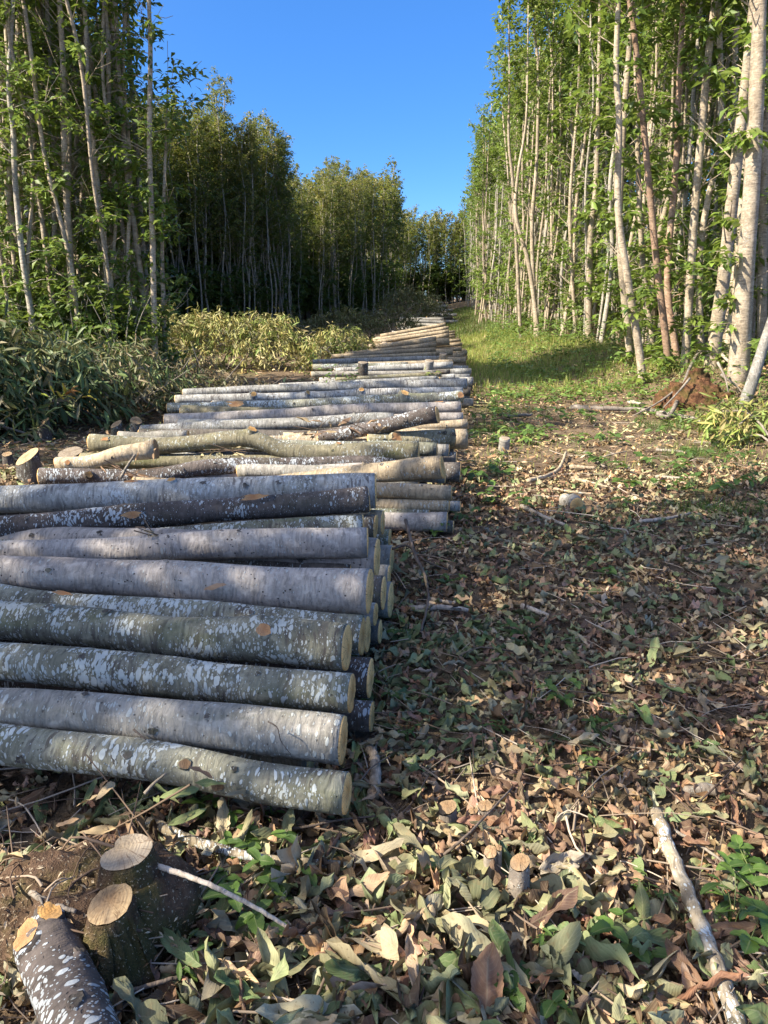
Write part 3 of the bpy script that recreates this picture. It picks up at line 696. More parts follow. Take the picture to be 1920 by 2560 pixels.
def make_log(name, label, R, L, dR, dL, mat='grey', bend=(), knots=(), group=None, end='end', cat='log', flare=0.0, seed=None, sides=None, ends=(True, True)):
    """R, L: axis ends; dR, dL: diameters; bend: (t, up, sideways) control offsets, t from the left end;
    knots: (t, angle, radius, height, kind), angle 0 = towards the viewer, 90 = up"""
    R = Vector(R); L = Vector(L); ln = (R - L).length
    seed = seed if seed is not None else len(LOGS) * 13 + 3
    rk = np.random.default_rng(seed + 991); knots = list(knots)
    if name == 'log' and (R + L).y / 2 < 10.5 and 'buried' not in (group or ''):
        for q in range(int(rk.integers(2, 5))):
            knots.append((rk.uniform(.35, .97), rk.uniform(-15, 95), (dR + dL) * rk.uniform(.035, .07), 0.0, 'blind'))
        if not len(bend): bend = [(rk.uniform(.3, .45), rk.normal() * .012, rk.normal() * .01), (rk.uniform(.55, .7), rk.normal() * .012, rk.normal() * .01), (rk.uniform(.78, .9), rk.normal() * .008, 0)]
    dist = max(1.6, ((R + L) / 2).y)
    sides = sides or (36 if dist < 5 else 24 if dist < 12 else 14)
    n = int(np.clip(ln / (.035 if dist < 5 else .07 if dist < 12 else .2), 10, 90))
    Mx = frame_x(R, L); Mx.translation = (R + L) / 2
    t = np.linspace(0, 1, n)
    cp = [(-.001, 0, 0)] + list(bend) + [(1.001, 0, 0)]
    bt = np.array([c[0] for c in cp])
    pth = smooth_path([(c[0], c[1], c[2]) for c in cp], 200)
    up = np.interp(t, pth[:, 0], pth[:, 1]); sd = np.interp(t, pth[:, 0], pth[:, 2])
    X = (t - .5) * ln
    ang = np.arange(sides) / sides * 2 * np.pi
    Rr = (dL + (dR - dL) * t) / 2 * (1 + .03 * (vnoise(t * ln * 3, t * 0, seed) - .5) * 2)
    Rr = Rr * (1 + flare * sstep(.82, 1, t))
    TT, AA = np.meshgrid(t, ang, indexing='ij')
    ca, sa = np.cos(AA), np.sin(AA)
    rad = Rr[:, None] * (1 + .11 * (vnoise(TT * ln * 2.2 + 9, ca * 1.1 + 5, seed) - .5) + .11 * (vnoise(TT * ln * 2.2 + 3, sa * 1.1 + 50, seed + 1) - .5) + .035 * (vnoise(TT * ln * 14, ca * 3 + sa * 5 + 20, seed + 2) - .5))
    for (kt, ka, kr, kh, kk) in knots:
        da = np.angle(np.exp(1j * (AA - math.radians(-90 + ka + 0)) )) if False else np.angle(np.exp(1j * (AA - math.radians(ka))))
        d2 = ((TT - kt) * ln) ** 2 + (da * Rr[:, None]) ** 2
        rad = rad + kr * .42 * np.exp(-d2 / (2 * (kr * 1.25) ** 2)) * (1 if kk != 'scar' else .15)
    # local axes: y = ey (away from the viewer), z = up; angle 0 points to the viewer (-y), 90 up
    V = np.stack([np.broadcast_to(X[:, None], rad.shape), -ca * rad + sd[:, None], sa * rad + up[:, None]], -1)
    ring0, ring1 = V[0].copy(), V[-1].copy()
    Vf = V.reshape(-1, 3)
    i = np.arange(n - 1)[:, None] * sides; j = np.arange(sides)[None]; k = (j + 1) % sides
    Q = np.stack([i + j, i + sides + j, i + sides + k, i + k], -1).reshape(-1, 4)
    c0, c1 = len(Vf), len(Vf) + 1
    Vf = np.vstack([Vf, ring0.mean(0), ring1.mean(0)])
    jj = np.arange(sides); kk_ = (jj + 1) % sides
    T = np.vstack([np.stack([np.full(sides, c0), jj, kk_], 1), np.stack([np.full(sides, c1), (n - 1) * sides + kk_, (n - 1) * sides + jj], 1)])
    me = mk_mesh(name, Vf, [Q, T])
    o = mk_obj(name, me, M[mat]); o.matrix_world = Mx
    tag(o, label, cat, group)
    rr = np.random.default_rng(seed)
    for ring, sx, on in ((ring1, 1, ends[1]), (ring0, -1, ends[0])):
        if not on: continue
        c = ring.mean(0); m = 5; rows = []
        tl = rr.normal() * .06; tl2 = rr.normal() * .10
        for q in range(m):
            f = (.965 - .03 * 0) * (1 - q / m)
            p = c + (ring - c) * f
            rel = (ring - c) * f
            p[:, 0] = c[0] + sx * .004 + sx * abs(tl) * .0 + (rel[:, 1] * tl + rel[:, 2] * tl2) * .25 + rr.normal(size=sides) * .0008 + sx * .004 * (1 - f)
            rows.append(p)
        # a rim wall back to the bark so that the face sits on the log
        rim = c + (ring - c) * .97; rim[:, 0] = c[0] - sx * .012
        P = np.vstack([rim] + rows + [c + np.array([[sx * .008, 0, 0]])])
        i = np.arange(m)[:, None] * sides
        Qe = np.stack([i + j, i + k, i + sides + k, i + sides + j], -1).reshape(-1, 4)
        if sx > 0: Qe = Qe[:, ::-1]
        ce = (m + 1) * sides
        Te = np.stack([m * sides + jj, m * sides + kk_, np.full(sides, ce)], 1)
        if sx > 0: Te = Te[:, ::-1]
        pith = rr.normal(size=2) * dR * .05
        rc = P - c; rc[:, 0] = 0; rc[:, 1] += pith[0]; rc[:, 2] += pith[1]
        mk_obj('cut_end', mk_mesh('cut_end', P, [Qe, Te], rc=rc, smooth=False), M[end], o)
    for (kt, ka, kr, kh, kk) in knots:
        a = math.radians(ka); r = float(np.interp(kt, t, Rr))
        dirv = np.array((.18 if kk != 'scar' else 0, -math.cos(a), math.sin(a))); dirv /= np.linalg.norm(dirv)
        c = np.array(((kt - .5) * ln, float(np.interp(kt, t, sd)), float(np.interp(kt, t, up))))
        p0 = c + dirv * r * .5; p1 = c + dirv * (r + {'scar': kr * .07 + .003, 'blind': kr * .40}.get(kk, kr * .42 + .0015) + kh)
        st = 1.0 if kk != 'scar' else 2.3
        m = 14; aa = np.arange(m) / m * 2 * np.pi
        u = np.cross(dirv, (0, 0, 1.0)); u = np.array((1.0, 0, 0)) - dirv * dirv[0]; u /= np.linalg.norm(u); w_ = np.cross(dirv, u)
        wob = 1 + (.5 if kk in ('blind', 'scar') else .2) * (vnoise(np.cos(aa) * 2 + seed, np.sin(aa) * 2 + kt * 50, seed) - .5) * 2
        e = np.outer(np.cos(aa) * kr * st * wob, u) + np.outer(np.sin(aa) * kr * .85 * wob, w_)
        tilt = (e @ u) * (.35 if kk == 'stub' else .1) * rr.normal()
        rows = [p0 + e * 1.55, p1 - dirv * kr * .16 + e * 1.16 + np.outer(tilt, dirv), p1 + e * .93 + np.outer(tilt, dirv)]
        face = [p1 + e * f + np.outer(tilt * f + np.random.default_rng(seed + int(kt * 99)).normal(size=m) * kr * .05, dirv) for f in (.93, .5)]
        P = np.vstack(rows + face + [p1[None]])
        jj = np.arange(m)[None]; k2 = (jj + 1) % m
        ii = np.arange(2)[:, None] * m
        Q1 = np.stack([ii + jj, ii + k2, ii + m + k2, ii + m + jj], -1).reshape(-1, 4)
        ii = np.array([[3 * m]])
        Q2 = np.stack([ii + jj, ii + k2, ii + m + k2, ii + m + jj], -1).reshape(-1, 4)
        T2 = np.stack([4 * m + jj[0], 4 * m + k2[0], np.full(m, 5 * m)], 1)
        rc = np.zeros((len(P), 3)); rel = P - p1; rc[:, 1] = rel @ u; rc[:, 2] = rel @ w_
        me = mk_mesh('knot', P, [np.vstack([Q1, Q2]), T2], rc=rc, mi=np.r_[np.zeros(len(Q1)), np.ones(len(Q2) + len(T2))], smooth=False)
        kmat = 'end_orange' if kk in ('fresh', 'scar') else 'end'
        if kk == 'blind': kmat = 'dark'
        if kk == 'eye': kmat = 'end_knot'
        mk_obj('knot', me, [M[mat], M[kmat]], o)
    LOGS.append(o)
    return o

def log(label, r, l, mat='grey', ext=None, **kw):
    """r, l: (u, v, depth y, thickness px) of the right and left axis ends; ext: real length, carried on past the left end"""
    R = at_y(r[0], r[1], r[2]); L = at_y(l[0], l[1], l[2])
    dR = px(r[3], r[2]); dL = px(l[3], l[2])
    if ext:
        d = (L - R); f = ext / d.length; L = R + d * f; dL = max(dR + (dL - dR) * min(f, 1.35), dR * .55)
        L.z = max(L.z, g(L.x, L.y) + dL / 2)
    return make_log('log', label, R, L, dR, dL, mat, **kw)

N = 'logs of the near stack'
Z = .6028
def z5(x, y): return (x * Z, y * Z + 1150)
def near(label, xr_, yr_, Yr, tr, yl, Yl, tl, mat, ext=3.0, xl=0, **kw):
    ur, vr = z5(xr_, yr_); ul, vl = z5(xl, yl)
    return log(label, (ur, vr, Yr, tr * Z), (ul, vl, Yl, tl * Z), mat, ext, group=N, **kw)
near('front log lying lowest before all others, lichen spotted with two dark knots facing us', 1435, 1376, 1.97, 188, 1180, 2.16, 172, 'lichen', bend=[(.62, .004, 0), (.8, .016, 0), (.92, -.004, 0)],
     knots=[(.836, 42, .018, .0, 'eye'), (.872, 5, .020, .0, 'eye'), (.66, 0, .02, 0, 'blind'), (.55, 60, .022, 0, 'scar')])
near('plain grey log with a few white patches, second from the front', 1420, 1162, 2.12, 208, 1052, 2.28, 172, 'grey', knots=[(.80, 5, .016, 0, 'blind')])
near('log with dense white lichen flakes, third from the front, its end standing free', 1455, 966, 2.32, 176, 846, 2.50, 172, 'lichen', bend=[(.7, .012, 0), (.85, -.004, 0)])
near('thick green grey lichen log with one bare orange knot near its sawn end', 1436, 778, 2.52, 192, 672, 2.74, 165, 'lichen', bend=[(.6, .010, 0), (.78, -.012, 0), (.9, .006, 0)],
     knots=[(.90, 50, .030, .0, 'fresh'), (.62, 70, .02, 0, 'blind')], flare=.04)
near('lichen log half hidden behind the log with the orange knot', 1500, 728, 2.72, 172, 570, 2.92, 100, 'lichen', knots=[(.6, 88, .02, 0, 'scar')])
near('thickest smooth mauve grey log with a dried leaf caught under it', 1530, 541, 2.92, 196, 466, 3.12, 122, 'smooth', knots=[(.74, 30, .018, 0, 'blind'), (.70, 75, .012, 0, 'blind')])
near('smooth mauve grey log with tiny dark dots, above the thickest smooth log', 1522, 345, 3.40, 132, 380, 3.36, 70, 'smooth')
near('lichened log showing only its upper edge behind the dotted smooth log', 1505, 276, 3.72, 100, 366, 3.66, 62, 'lichen')
near('dark brown log with bright white lichen flakes and a torn orange scar', 1526, 163, 3.95, 106, 280, 3.72, 98, 'lichen_dark', knots=[(.80, 62, .030, .006, 'scar'), (.60, 20, .02, 0, 'scar')])
near('silver grey speckled log at the back top of the near stack with a ringed knot', 1556, 130, 4.18, 142, 168, 4.18, 112, 'silver', bend=[(.85, .010, 0)],
     knots=[(.62, 70, .025, .006, 'stub'), (.87, 60, .018, 0, 'blind'), (.55, 80, .02, 0, 'scar')], xl=0)
# lower logs: sawn ends that show at the stack's right side
def low(label, u, v, Y, d, mat='dark', ext=2.8, dy=.16, dz=0.0, **kw):
    R = at_y(u, v, Y); dd = px(d, Y)
    L = R + Vector((-ext, dy * ext, dz))
    L.z = max(L.z, g(L.x, L.y) + dd * .45)
    R.z = max(R.z, g(R.x, R.y) + dd * .45)
    return make_log('log', label, R, L, dd, dd * .85, mat, group=N, **kw)
low('dark lichened log lying in the gap under the third log from the front', 925, 1695, 2.62, 104, 'lichen_dark', dz=.02)
low('dark bluish log in the gap behind the second log from the front, end jutting right', 928, 1792, 2.46, 80, 'lichen_dark', dz=.04)
low('log end standing just behind the thick log with the orange knot', 917, 1585, 2.86, 100, 'grey')
low('small dark log end low down, nearest the ground behind the fourth log', 949, 1580, 3.2, 66, 'dark')
low('medium log end over the smallest dark end at the stack side', 938, 1535, 3.12, 62, 'grey')
low('tall narrow looking log end lowest at the right corner of the near stack', 976, 1500, 3.5, 92, 'grey')
low('log end right behind the thickest smooth log', 958, 1482, 3.25, 82, 'dark')
low('small round log end under the long oval one', 972, 1438, 3.7, 52, 'grey')
low('long oval log end between the two smooth logs', 942, 1396, 3.44, 98, 'smooth')
low('log end low at the back right of the near stack', 979, 1398, 4.2, 72, 'grey')
low('bluish lichened log end jutting right under the dark brown log', 974, 1346, 4.42, 50, 'lichen')
low('oval log end just below the back top log', 956, 1306, 4.15, 64, 'tan')
low('dark sided log end tucked under the dark brown lichened log', 938, 1318, 3.92, 60, 'dark')
for i, (x, Y, zz, d) in enumerate([(-.25, 2.30, .06, .11), (-.2, 2.75, .07, .13), (-.18, 3.05, .19, .13), (-.12, 3.9, .12, .15), (-.15, 4.35, .10, .14), (-.1, 3.75, .27, .14), (-.08, 4.2, .30, .13), (-.2, 2.62, .20, .10), (-.15, 3.4, .33, .13)]):
    R = Vector((x, Y, g(x, Y) + zz)); L = R + Vector((-2.6, .42, 0))
    make_log('log', 'log buried inside the near stack, seen only through the gaps', R, L, d, d * .85, 'dark', group='buried logs of the near stack')
# second stack
N2 = 'logs of the second stack'
def mid(label, r, l, mat, **kw): return log(label, r, l, mat, group=kw.pop('group', N2), **kw)
mid('short smooth olive log slanting up to the right on top, just behind the near stack', (1105, 1167, 5.15, 56), (700, 1207, 5.45, 40), 'tan', knots=[(.55, 80, .02, .005, 'blind')])
mid('pale smooth log low behind the back top log of the near stack', (925, 1172, 5.5, 32), (378, 1206, 5.6, 28), 'smooth')
mid('long dark log with a sawn branch stub near its blunt left end', (996, 1155, 5.75, 36), (100, 1192, 5.35, 42), 'lichen_dark', bend=[(.28, -.03, 0), (.45, .02, 0), (.7, .01, 0)], knots=[(.13, 25, .028, .02, 'stub')])
mid('big crooked mossy log draped on top, sunlit left, its round sawn end at the right', (1046, 1130, 5.75, 46), (228, 1106, 6.0, 40), 'olive', bend=[(.22, -.01, 0), (.44, .06, 0), (.52, .05, 0), (.62, -.03, 0), (.8, -.02, 0)],
    knots=[(.50, 75, .035, .01, 'stub'), (.76, 75, .02, .005, 'fresh'), (.05, 40, .02, 0, 'scar')], flare=.1)
mid('short sunlit pale log with a double orange cut at its right end', (390, 1122, 5.55, 44), (142, 1160, 5.5, 32), 'tan', end='end_orange', knots=[(.12, 20, .02, 0, 'fresh')], flare=.12)
mid('white speckled log peeping out between the crooked log and the long dark log', (760, 1125, 6.25, 34), (420, 1140, 6.2, 30), 'silver')
mid('dark diagonal log propped up to the right across the pile', (1093, 1037, 6.35, 42), (800, 1092, 6.6, 34), 'lichen_dark', knots=[(.5, 60, .015, 0, 'blind')])
mid('log with one large round knot facing us under the diagonal log', (1136, 1092, 6.5, 44), (920, 1102, 6.45, 40), 'olive', knots=[(.30, 25, .055, .01, 'fresh')])
mid('short stout pale log end at the right under the small tan logs', (1167, 1097, 6.7, 50), (1128, 1098, 6.7, 50), 'tan', ext=1.6)
mid('small tan log running to the right edge of the pile beside the diagonal log', (1168, 1060, 7.1, 24), (1010, 1073, 7.1, 22), 'tan', ext=2.4)
mid('reddish short log end above the small tan log', (1157, 1043, 7.5, 23), (1060, 1046, 7.5, 23), 'smooth', ext=2.2)
mid('white mottled log lying below the long pale grey one', (985, 1048, 7.3, 30), (355, 1078, 7.4, 32), 'silver', knots=[(.85, 80, .02, 0, 'blind')])
mid('grey log end low behind the mottled log at the left', (470, 1090, 7.0, 28), (298, 1092, 7.0, 28), 'grey')
mid('long smooth pale grey log with a fine wavy crack', (1152, 1018, 8.1, 28), (415, 1053, 8.15, 36), 'smooth', knots=[(.56, 70, .02, 0, 'blind'), (.93, 80, .02, 0, 'scar')])
mid('lichened log with a long bare scar and an orange knob at its right end', (1157, 992, 9.0, 29), (420, 1020, 9.0, 25), 'lichen', knots=[(.985, 20, .045, .01, 'fresh'), (.80, 60, .06, .006, 'stub'), (.23, 40, .06, 0, 'scar')], bend=[(.35, -.02, 0)])
mid('log with three small oval sawn knots in a row', (1157, 978, 9.5, 22), (440, 999, 9.5, 22), 'silver', knots=[(.27, 40, .045, .01, 'stub'), (.46, 45, .035, .008, 'stub'), (.645, 50, .035, .008, 'stub')])
mid('long white streaked log on the back top of the second stack', (1167, 960, 9.95, 26), (459, 982, 9.95, 20), 'silver', bend=[(.45, .015, 0)])
for lab, u, v, Y, d, mat, ex in [('blue grey log end under the short slanting log', 1112, 1190, 5.35, 38, 'grey', 1.5), ('dark log end at the right below the stout pale end', 1150, 1180, 5.6, 48, 'dark', 1.5),
     ('brown log with an orange nick under the slanting log', 1128, 1233, 5.0, 40, 'tan', 2.2), ('buff log with a twig scar under the brown one', 1122, 1264, 4.98, 30, 'tan', 2.2), ('small blue grey log end jutting farthest right', 1150, 1266, 5.2, 26, 'grey', 1.6),
     ('white spotted log low at the front of the second stack', 1072, 1288, 4.95, 26, 'lichen', 2.0), ('smooth grey brown log on the ground at the front with a pale ring mark', 1117, 1304, 4.92, 50, 'smooth', 2.2), ('split dark log end on the ground below the ring marked log', 1132, 1332, 4.95, 34, 'dark', 1.6),
     ('dark round log end beside the stout pale end', 1140, 1150, 6.1, 40, 'dark', 1.8), ('narrow log end below the crooked log', 1122, 1128, 6.1, 34, 'grey', 1.8), ('white mottled end right of the crooked log', 1092, 1125, 5.95, 36, 'lichen', 2.2)]:
    R = at_y(u, v, Y); d = px(d, Y); R.z = max(R.z, g(R.x, R.y) + d * .45); L = R + Vector((-ex, .12 * ex, .0)); L.z = max(L.z, g(L.x, L.y) + d * .45)
    make_log('log', lab, R, L, d, d * .88, mat, group=N2)
for i in range(22):
    Y = 5.3 + i * .21; lay = i % 3; x = .32 + (Y - 5) * .14 - .06 * lay - .08 * (i % 2)
    R = Vector((x, Y, g(x, Y) + .07 + .125 * lay)); L = R + Vector((-2.5 - .1 * (i % 5), .3, 0)); L.z = g(L.x, L.y) + .07 + .12 * lay
    make_log('log', 'log inside the second stack, only slivers of it seen between the upper logs', R, L, .135, .12, ['dark', 'grey', 'olive', 'silver'][i % 4], group='buried logs of the second stack')

# third stack
N3 = 'logs of the third stack'
Zt = .2652
def t3(x, y): return (760 + x * Zt, 800 + y * Zt)
def third(label, r, l, mat, Y, grp=N3, **kw):
    return log(label, (*t3(r[0], r[1]), Y + kw.pop('dyr', 0), r[2] * Zt), (*t3(l[0], l[1]), Y, l[2] * Zt), mat, group=grp, **kw)
third('thin white log in front of the third stack with green sprigs laid on it', (1258, 548, 44), (-230, 620, 46), 'silver', 10.9)
third('thin log curving up to the right with a mossy end', (1292, 512, 44), (300, 560, 36), 'olive', 11.2)
third('short pale blue log end at the right of the third stack', (1420, 530, 46), (1280, 540, 46), 'silver', 11.3)
third('plain grey log lowest at the left of the third stack, under the upright block', (1240, 500, 50), (68, 512, 48), 'grey', 11.7)
third('dark ended log bending down at its right end', (1375, 488, 46), (640, 520, 40), 'dark', 11.8)
third('lichened grey log midway up the third stack, beside the leaning round block', (1402, 425, 64), (280, 478, 50), 'silver', 12.6)
third('log with a sunlit orange patch behind the upright block', (1398, 400, 50), (560, 420, 46), 'tan', 13.0)
third('grey log with its blunt left end at the corner of the third stack', (980, 428, 60), (82, 448, 62), 'lichen', 12.9)
third('long grey log along the back top of the third stack', (1335, 358, 50), (84, 396, 48), 'silver', 13.9)
third('thin log behind the long grey back log', (1300, 368, 36), (600, 385, 36), 'tan', 14.2)
for i in range(12):
    Y = 11.4 + i * .24; lay = i % 3; x = 1.28 + (Y - 11) * .09 - .04 * (i % 2)
    R = Vector((x, Y, g(x, Y) + .07 + .12 * lay)); L = R + Vector((-2.35, .1, 0)); L.z = g(L.x, L.y) + .07 + .12 * lay
    make_log('log', 'log inside the third stack, seen only between the upper ones', R, L, .13, .12, ['grey', 'dark', 'silver'][i % 3], group='buried logs of the third stack')
def block(label, u, v, Y, w, h, lean, mat, cat='log'):
    B = at_y(u, v + h / 2, Y); d = px(w, Y)
    if 'track' in label: B = at_g(u, v + h / 2); d = px(w, B.y); Y = B.y
    T = B + Vector((lean, -.03, px(h, Y)))
    return make_log('log_block', label, T, B, d, d, mat, cat=cat, end='end_grey')
block('short upright round block standing on the third stack', 907, 925, 11.5, 25, 34, .01, 'dark')
block('short leaning round block near the right end of the third stack', 1070, 915, 12.3, 21, 24, .02, 'grey')
block('short upright block at the back right of the third stack', 1106, 896, 13.7, 18, 20, .01, 'tan')
block('upright stub among the sunlit stack logs', 961, 864, 17.6, 13, 13, .0, 'tan')
block('mossy log chunk standing upright on the track right of the stacks', 1257, 1115, 8.7, 26, 40, .01, 'grey')

# sunlit fourth stack
N4 = 'logs of the sunlit fourth stack'
f4 = lambda lab, r, l, Y, mat='tan', **kw: third(lab, r, l, mat, Y, grp=N4, end=kw.pop('end', 'end_orange'), **kw)
f4('long thin sunlit log lowest at the front left, orange cut end at left', (1240, 320, 36), (380, 358, 30), 15.4)
f4('sunlit log with orange torn left end, second from the front', (1240, 278, 44), (262, 345, 40), 15.9, 'tan')
f4('sunlit log stretching farthest left in front of the fan of logs', (1245, 235, 44), (390, 318, 30), 16.4, 'tan')
f4('thick mottled sunlit log below the fan, ending at the dark hollow', (1245, 185, 56), (640, 262, 46), 17.2, 'tan')
f4('thin stick like log on the mottled sunlit log', (1250, 205, 14), (900, 262, 10), 16.9)
f4('lowest log of the slanting fan', (1366, 142, 46), (780, 245, 40), 18.0)
f4('second log of the slanting fan from below', (1364, 108, 40), (660, 212, 36), 18.4)
f4('third log of the slanting fan from below', (1360, 75, 36), (650, 192, 32), 18.8)
f4('topmost log of the slanting fan', (1332, 42, 36), (722, 152, 34), 19.2)
f4('stout log end under the fan at the right', (1368, 200, 70), (1255, 210, 70), 17.6, ext=1.8)
f4('bright log end right of the fan, uppermost of four', (1420, 108, 20), (1370, 112, 20), 19.8, ext=2.0)
f4('bright log end right of the fan, second of four', (1422, 132, 22), (1370, 136, 22), 19.6, ext=2.0)
f4('bright log end right of the fan, third of four', (1424, 155, 18), (1370, 158, 18), 19.4, ext=2.0)
f4('log end jutting out to the grass, level with the fan bottom', (1476, 190, 28), (1370, 198, 28), 19.0, ext=2.2)
f4('log end above the mossy one at the grass edge', (1490, 228, 32), (1385, 235, 32), 18.2, ext=2.2)
f4('grey log end at the grass edge, middle of the side', (1485, 272, 40), (1340, 278, 40), 17.6, 'tan', ext=2.2)
f4('log end with a dark underside below the stout end', (1400, 300, 60), (1320, 305, 60), 16.6, 'tan', ext=2.0)
f4('low log end at the grass edge', (1470, 330, 26), (1395, 333, 26), 17.0, ext=2.0)
f4('lowest log end on the ground at the grass edge', (1470, 356, 22), (1400, 358, 22), 16.6, 'dark', ext=2.0)
f4('orange split wedge in front of the fourth stack', (1395, 385, 24), (1300, 345, 30), 15.2)
for u, v, s, lab in [(560, 262, 30, 'larger of two round orange sawn ends facing us left of the fourth stack'), (606, 266, 22, 'smaller of two round orange sawn ends facing us left of the fourth stack')]:
    p = at_y(*t3(u, v), 17.3); make_log('log', lab, p, p + Vector((.5, 1.4, 0)), px(s * Zt, 17.3), px(s * Zt, 17.3), 'tan', group=N4, end='end_orange')
for i in range(14):
    Y = 15.6 + i * .28; lay = i % 3; x = 1.62 + (Y - 15.6) * .12 - .05 * (i % 2)
    R = Vector((x, Y, g(x, Y) + .07 + .13 * lay)); L = R + Vector((-2.1, .1, 0)); L.z = g(L.x, L.y) + .07 + .12 * lay
    make_log('log', 'log inside the sunlit fourth stack, seen only between the others', R, L, .13, .12, ['tan', 'tan'][i % 2], group='buried logs of the fourth stack')
# shaded far stacks
rl = np.random.default_rng(9)
for i in range(16):
    Y = 33 + i * .35; lay = i % 4; x = 2.55 + (Y - 33) * .06 + rl.normal() * .08
    R = Vector((x, Y, g(x, Y) + .10 + .15 * lay + rl.normal() * .02)); L = R + Vector((-1.9 + rl.normal() * .15, rl.normal() * .2, rl.normal() * .05))
    make_log('log', 'dark shaded log of the stack beyond the sunlit one', R, L, .16, .14, ['silver', 'dark', 'grey'][i % 3], group='logs of the shaded fifth stack')
for i in range(26):
    Y = 44 + i * 1.4; lay = i % 2; x = 3.9 + (Y - 44) * .055 + rl.normal() * .2
    R = Vector((x, Y, g(x, Y) + .12 + .2 * lay)); L = R + Vector((-2.0 + rl.normal() * .3, rl.normal() * .4, rl.normal() * .05))
    make_log('log', 'far log in the dark line of small piles along the track', R, L, .18, .16, ['silver', 'dark', 'grey'][i % 3], group='far logs along the dark track')

# ------------------------------------------------------------------ stumps and loose wood
def stump(label, u, v, wpx, Y=None, h=.16, face='end_dull', tilt=(0, 0), sq=1.0, group='low cut stumps beside the stacks', mat='dark', name='stump', depth=.25):
    p = at_g(u, v, h) if Y is None else at_y(u, v, Y)
    d = px(wpx, p.y); seed = int(u + v)
    root = empty(name, (p.x, p.y, p.z))
    m = 26; a = np.arange(m) / m * 2 * np.pi
    rad = d / 2 * (1 + .22 * (vnoise(np.cos(a) * 1.4 + seed, np.sin(a) * 1.4, seed) - .5))
    ring = np.stack([np.cos(a) * rad, np.sin(a) * rad * sq, np.cos(a) * rad * tilt[0] + np.sin(a) * rad * tilt[1]], 1)
    hh = h + depth * .4
    rows = [ring * (1.35, 1.35, .3) - (0, 0, hh), ring * (1.12, 1.12, .8) - (0, 0, hh * .45), ring * (1.0, 1.0, 1) - (0, 0, .01), ring * (.97, .97, .97)]
    rows[1] += np.random.default_rng(seed).normal(size=(m, 3)) * d * .02
    P = np.vstack(rows); j = np.arange(m)[None]; k = (j + 1) % m; i = np.arange(3)[:, None] * m
    Q = np.stack([i + j, i + k, i + m + k, i + m + j], -1).reshape(-1, 4)
    mk_obj('stem', mk_mesh('stem', P, Q), M[mat], root)
    fr = [ring * f + (0, 0, .004 + .004 * (1 - f)) + np.random.default_rng(seed).normal(size=(m, 3)) * (0, 0, .0012) for f in (.975, .6, .25)]
    P = np.vstack(fr + [[(0, 0, .008)]]); i = np.arange(2)[:, None] * m
    Q = np.stack([i + j, i + k, i + m + k, i + m + j], -1).reshape(-1, 4)
    T = np.stack([2 * m + j[0], 2 * m + k[0], np.full(m, 3 * m)], 1)
    rc = np.stack([P[:, 2] * 0, P[:, 0] + d * .06, P[:, 1] - d * .04], 1)
    mk_obj('cut_face', mk_mesh('cut_face', P, [Q, T], rc=rc, smooth=False), M[face], root)
    return tag(root, label, 'stump', group)
stump('pale oval stump face tilted towards us, nearest at the left edge brush', 68, 1142, 56, h=.22, tilt=(.5, .45), sq=.8)
stump('wide grey stump face just left of the short sunlit log', 176, 1132, 62, h=.18, tilt=(.1, .3), face='end_grey')
stump('stump face half hidden under the big brush heap', 108, 1057, 30, h=.2, tilt=(.6, .5))
stump('small tilted pale stump, left one of the pair before the brush', 291, 1061, 26, h=.2, tilt=(.4, .5))
stump('small tilted pale stump, right one of the pair before the brush', 340, 1052, 28, h=.2, tilt=(-.3, .5))
stump('tiny stump at the left picture edge', 17, 1136, 24, h=.12, tilt=(0, .3))
SG = 'thin sapling stumps in the leaf litter'
SK = dict(group=SG, name='sapling_stump', mat='stick', depth=.1, face='end_dull')
stump('tallest of the thin sapling stumps, cut aslant and mossy on its right side', 1300, 2158, 54, h=.15, tilt=(.35, .25), **SK)
stump('round sapling stump left of the tallest one', 1226, 2132, 36, h=.11, tilt=(.1, .35), **SK)
stump('tiny sapling stump touching the round one', 1247, 2122, 18, h=.12, tilt=(.1, .3), **SK)
stump('sapling stump with a bright slanting top, farthest left of the group', 1118, 2020, 50, h=.08, tilt=(.25, .2), **SK)
stump('paired sapling stump beside a twig, the left one', 1183, 2030, 26, h=.06, tilt=(.2, .1), **SK)
stump('paired sapling stump beside a twig, the right one', 1213, 2016, 40, h=.07, tilt=(.1, .2), **SK)
stump('flat small stump in the leaves between the two groups', 1218, 2078, 24, h=.05, tilt=(.1, .2), **SK)

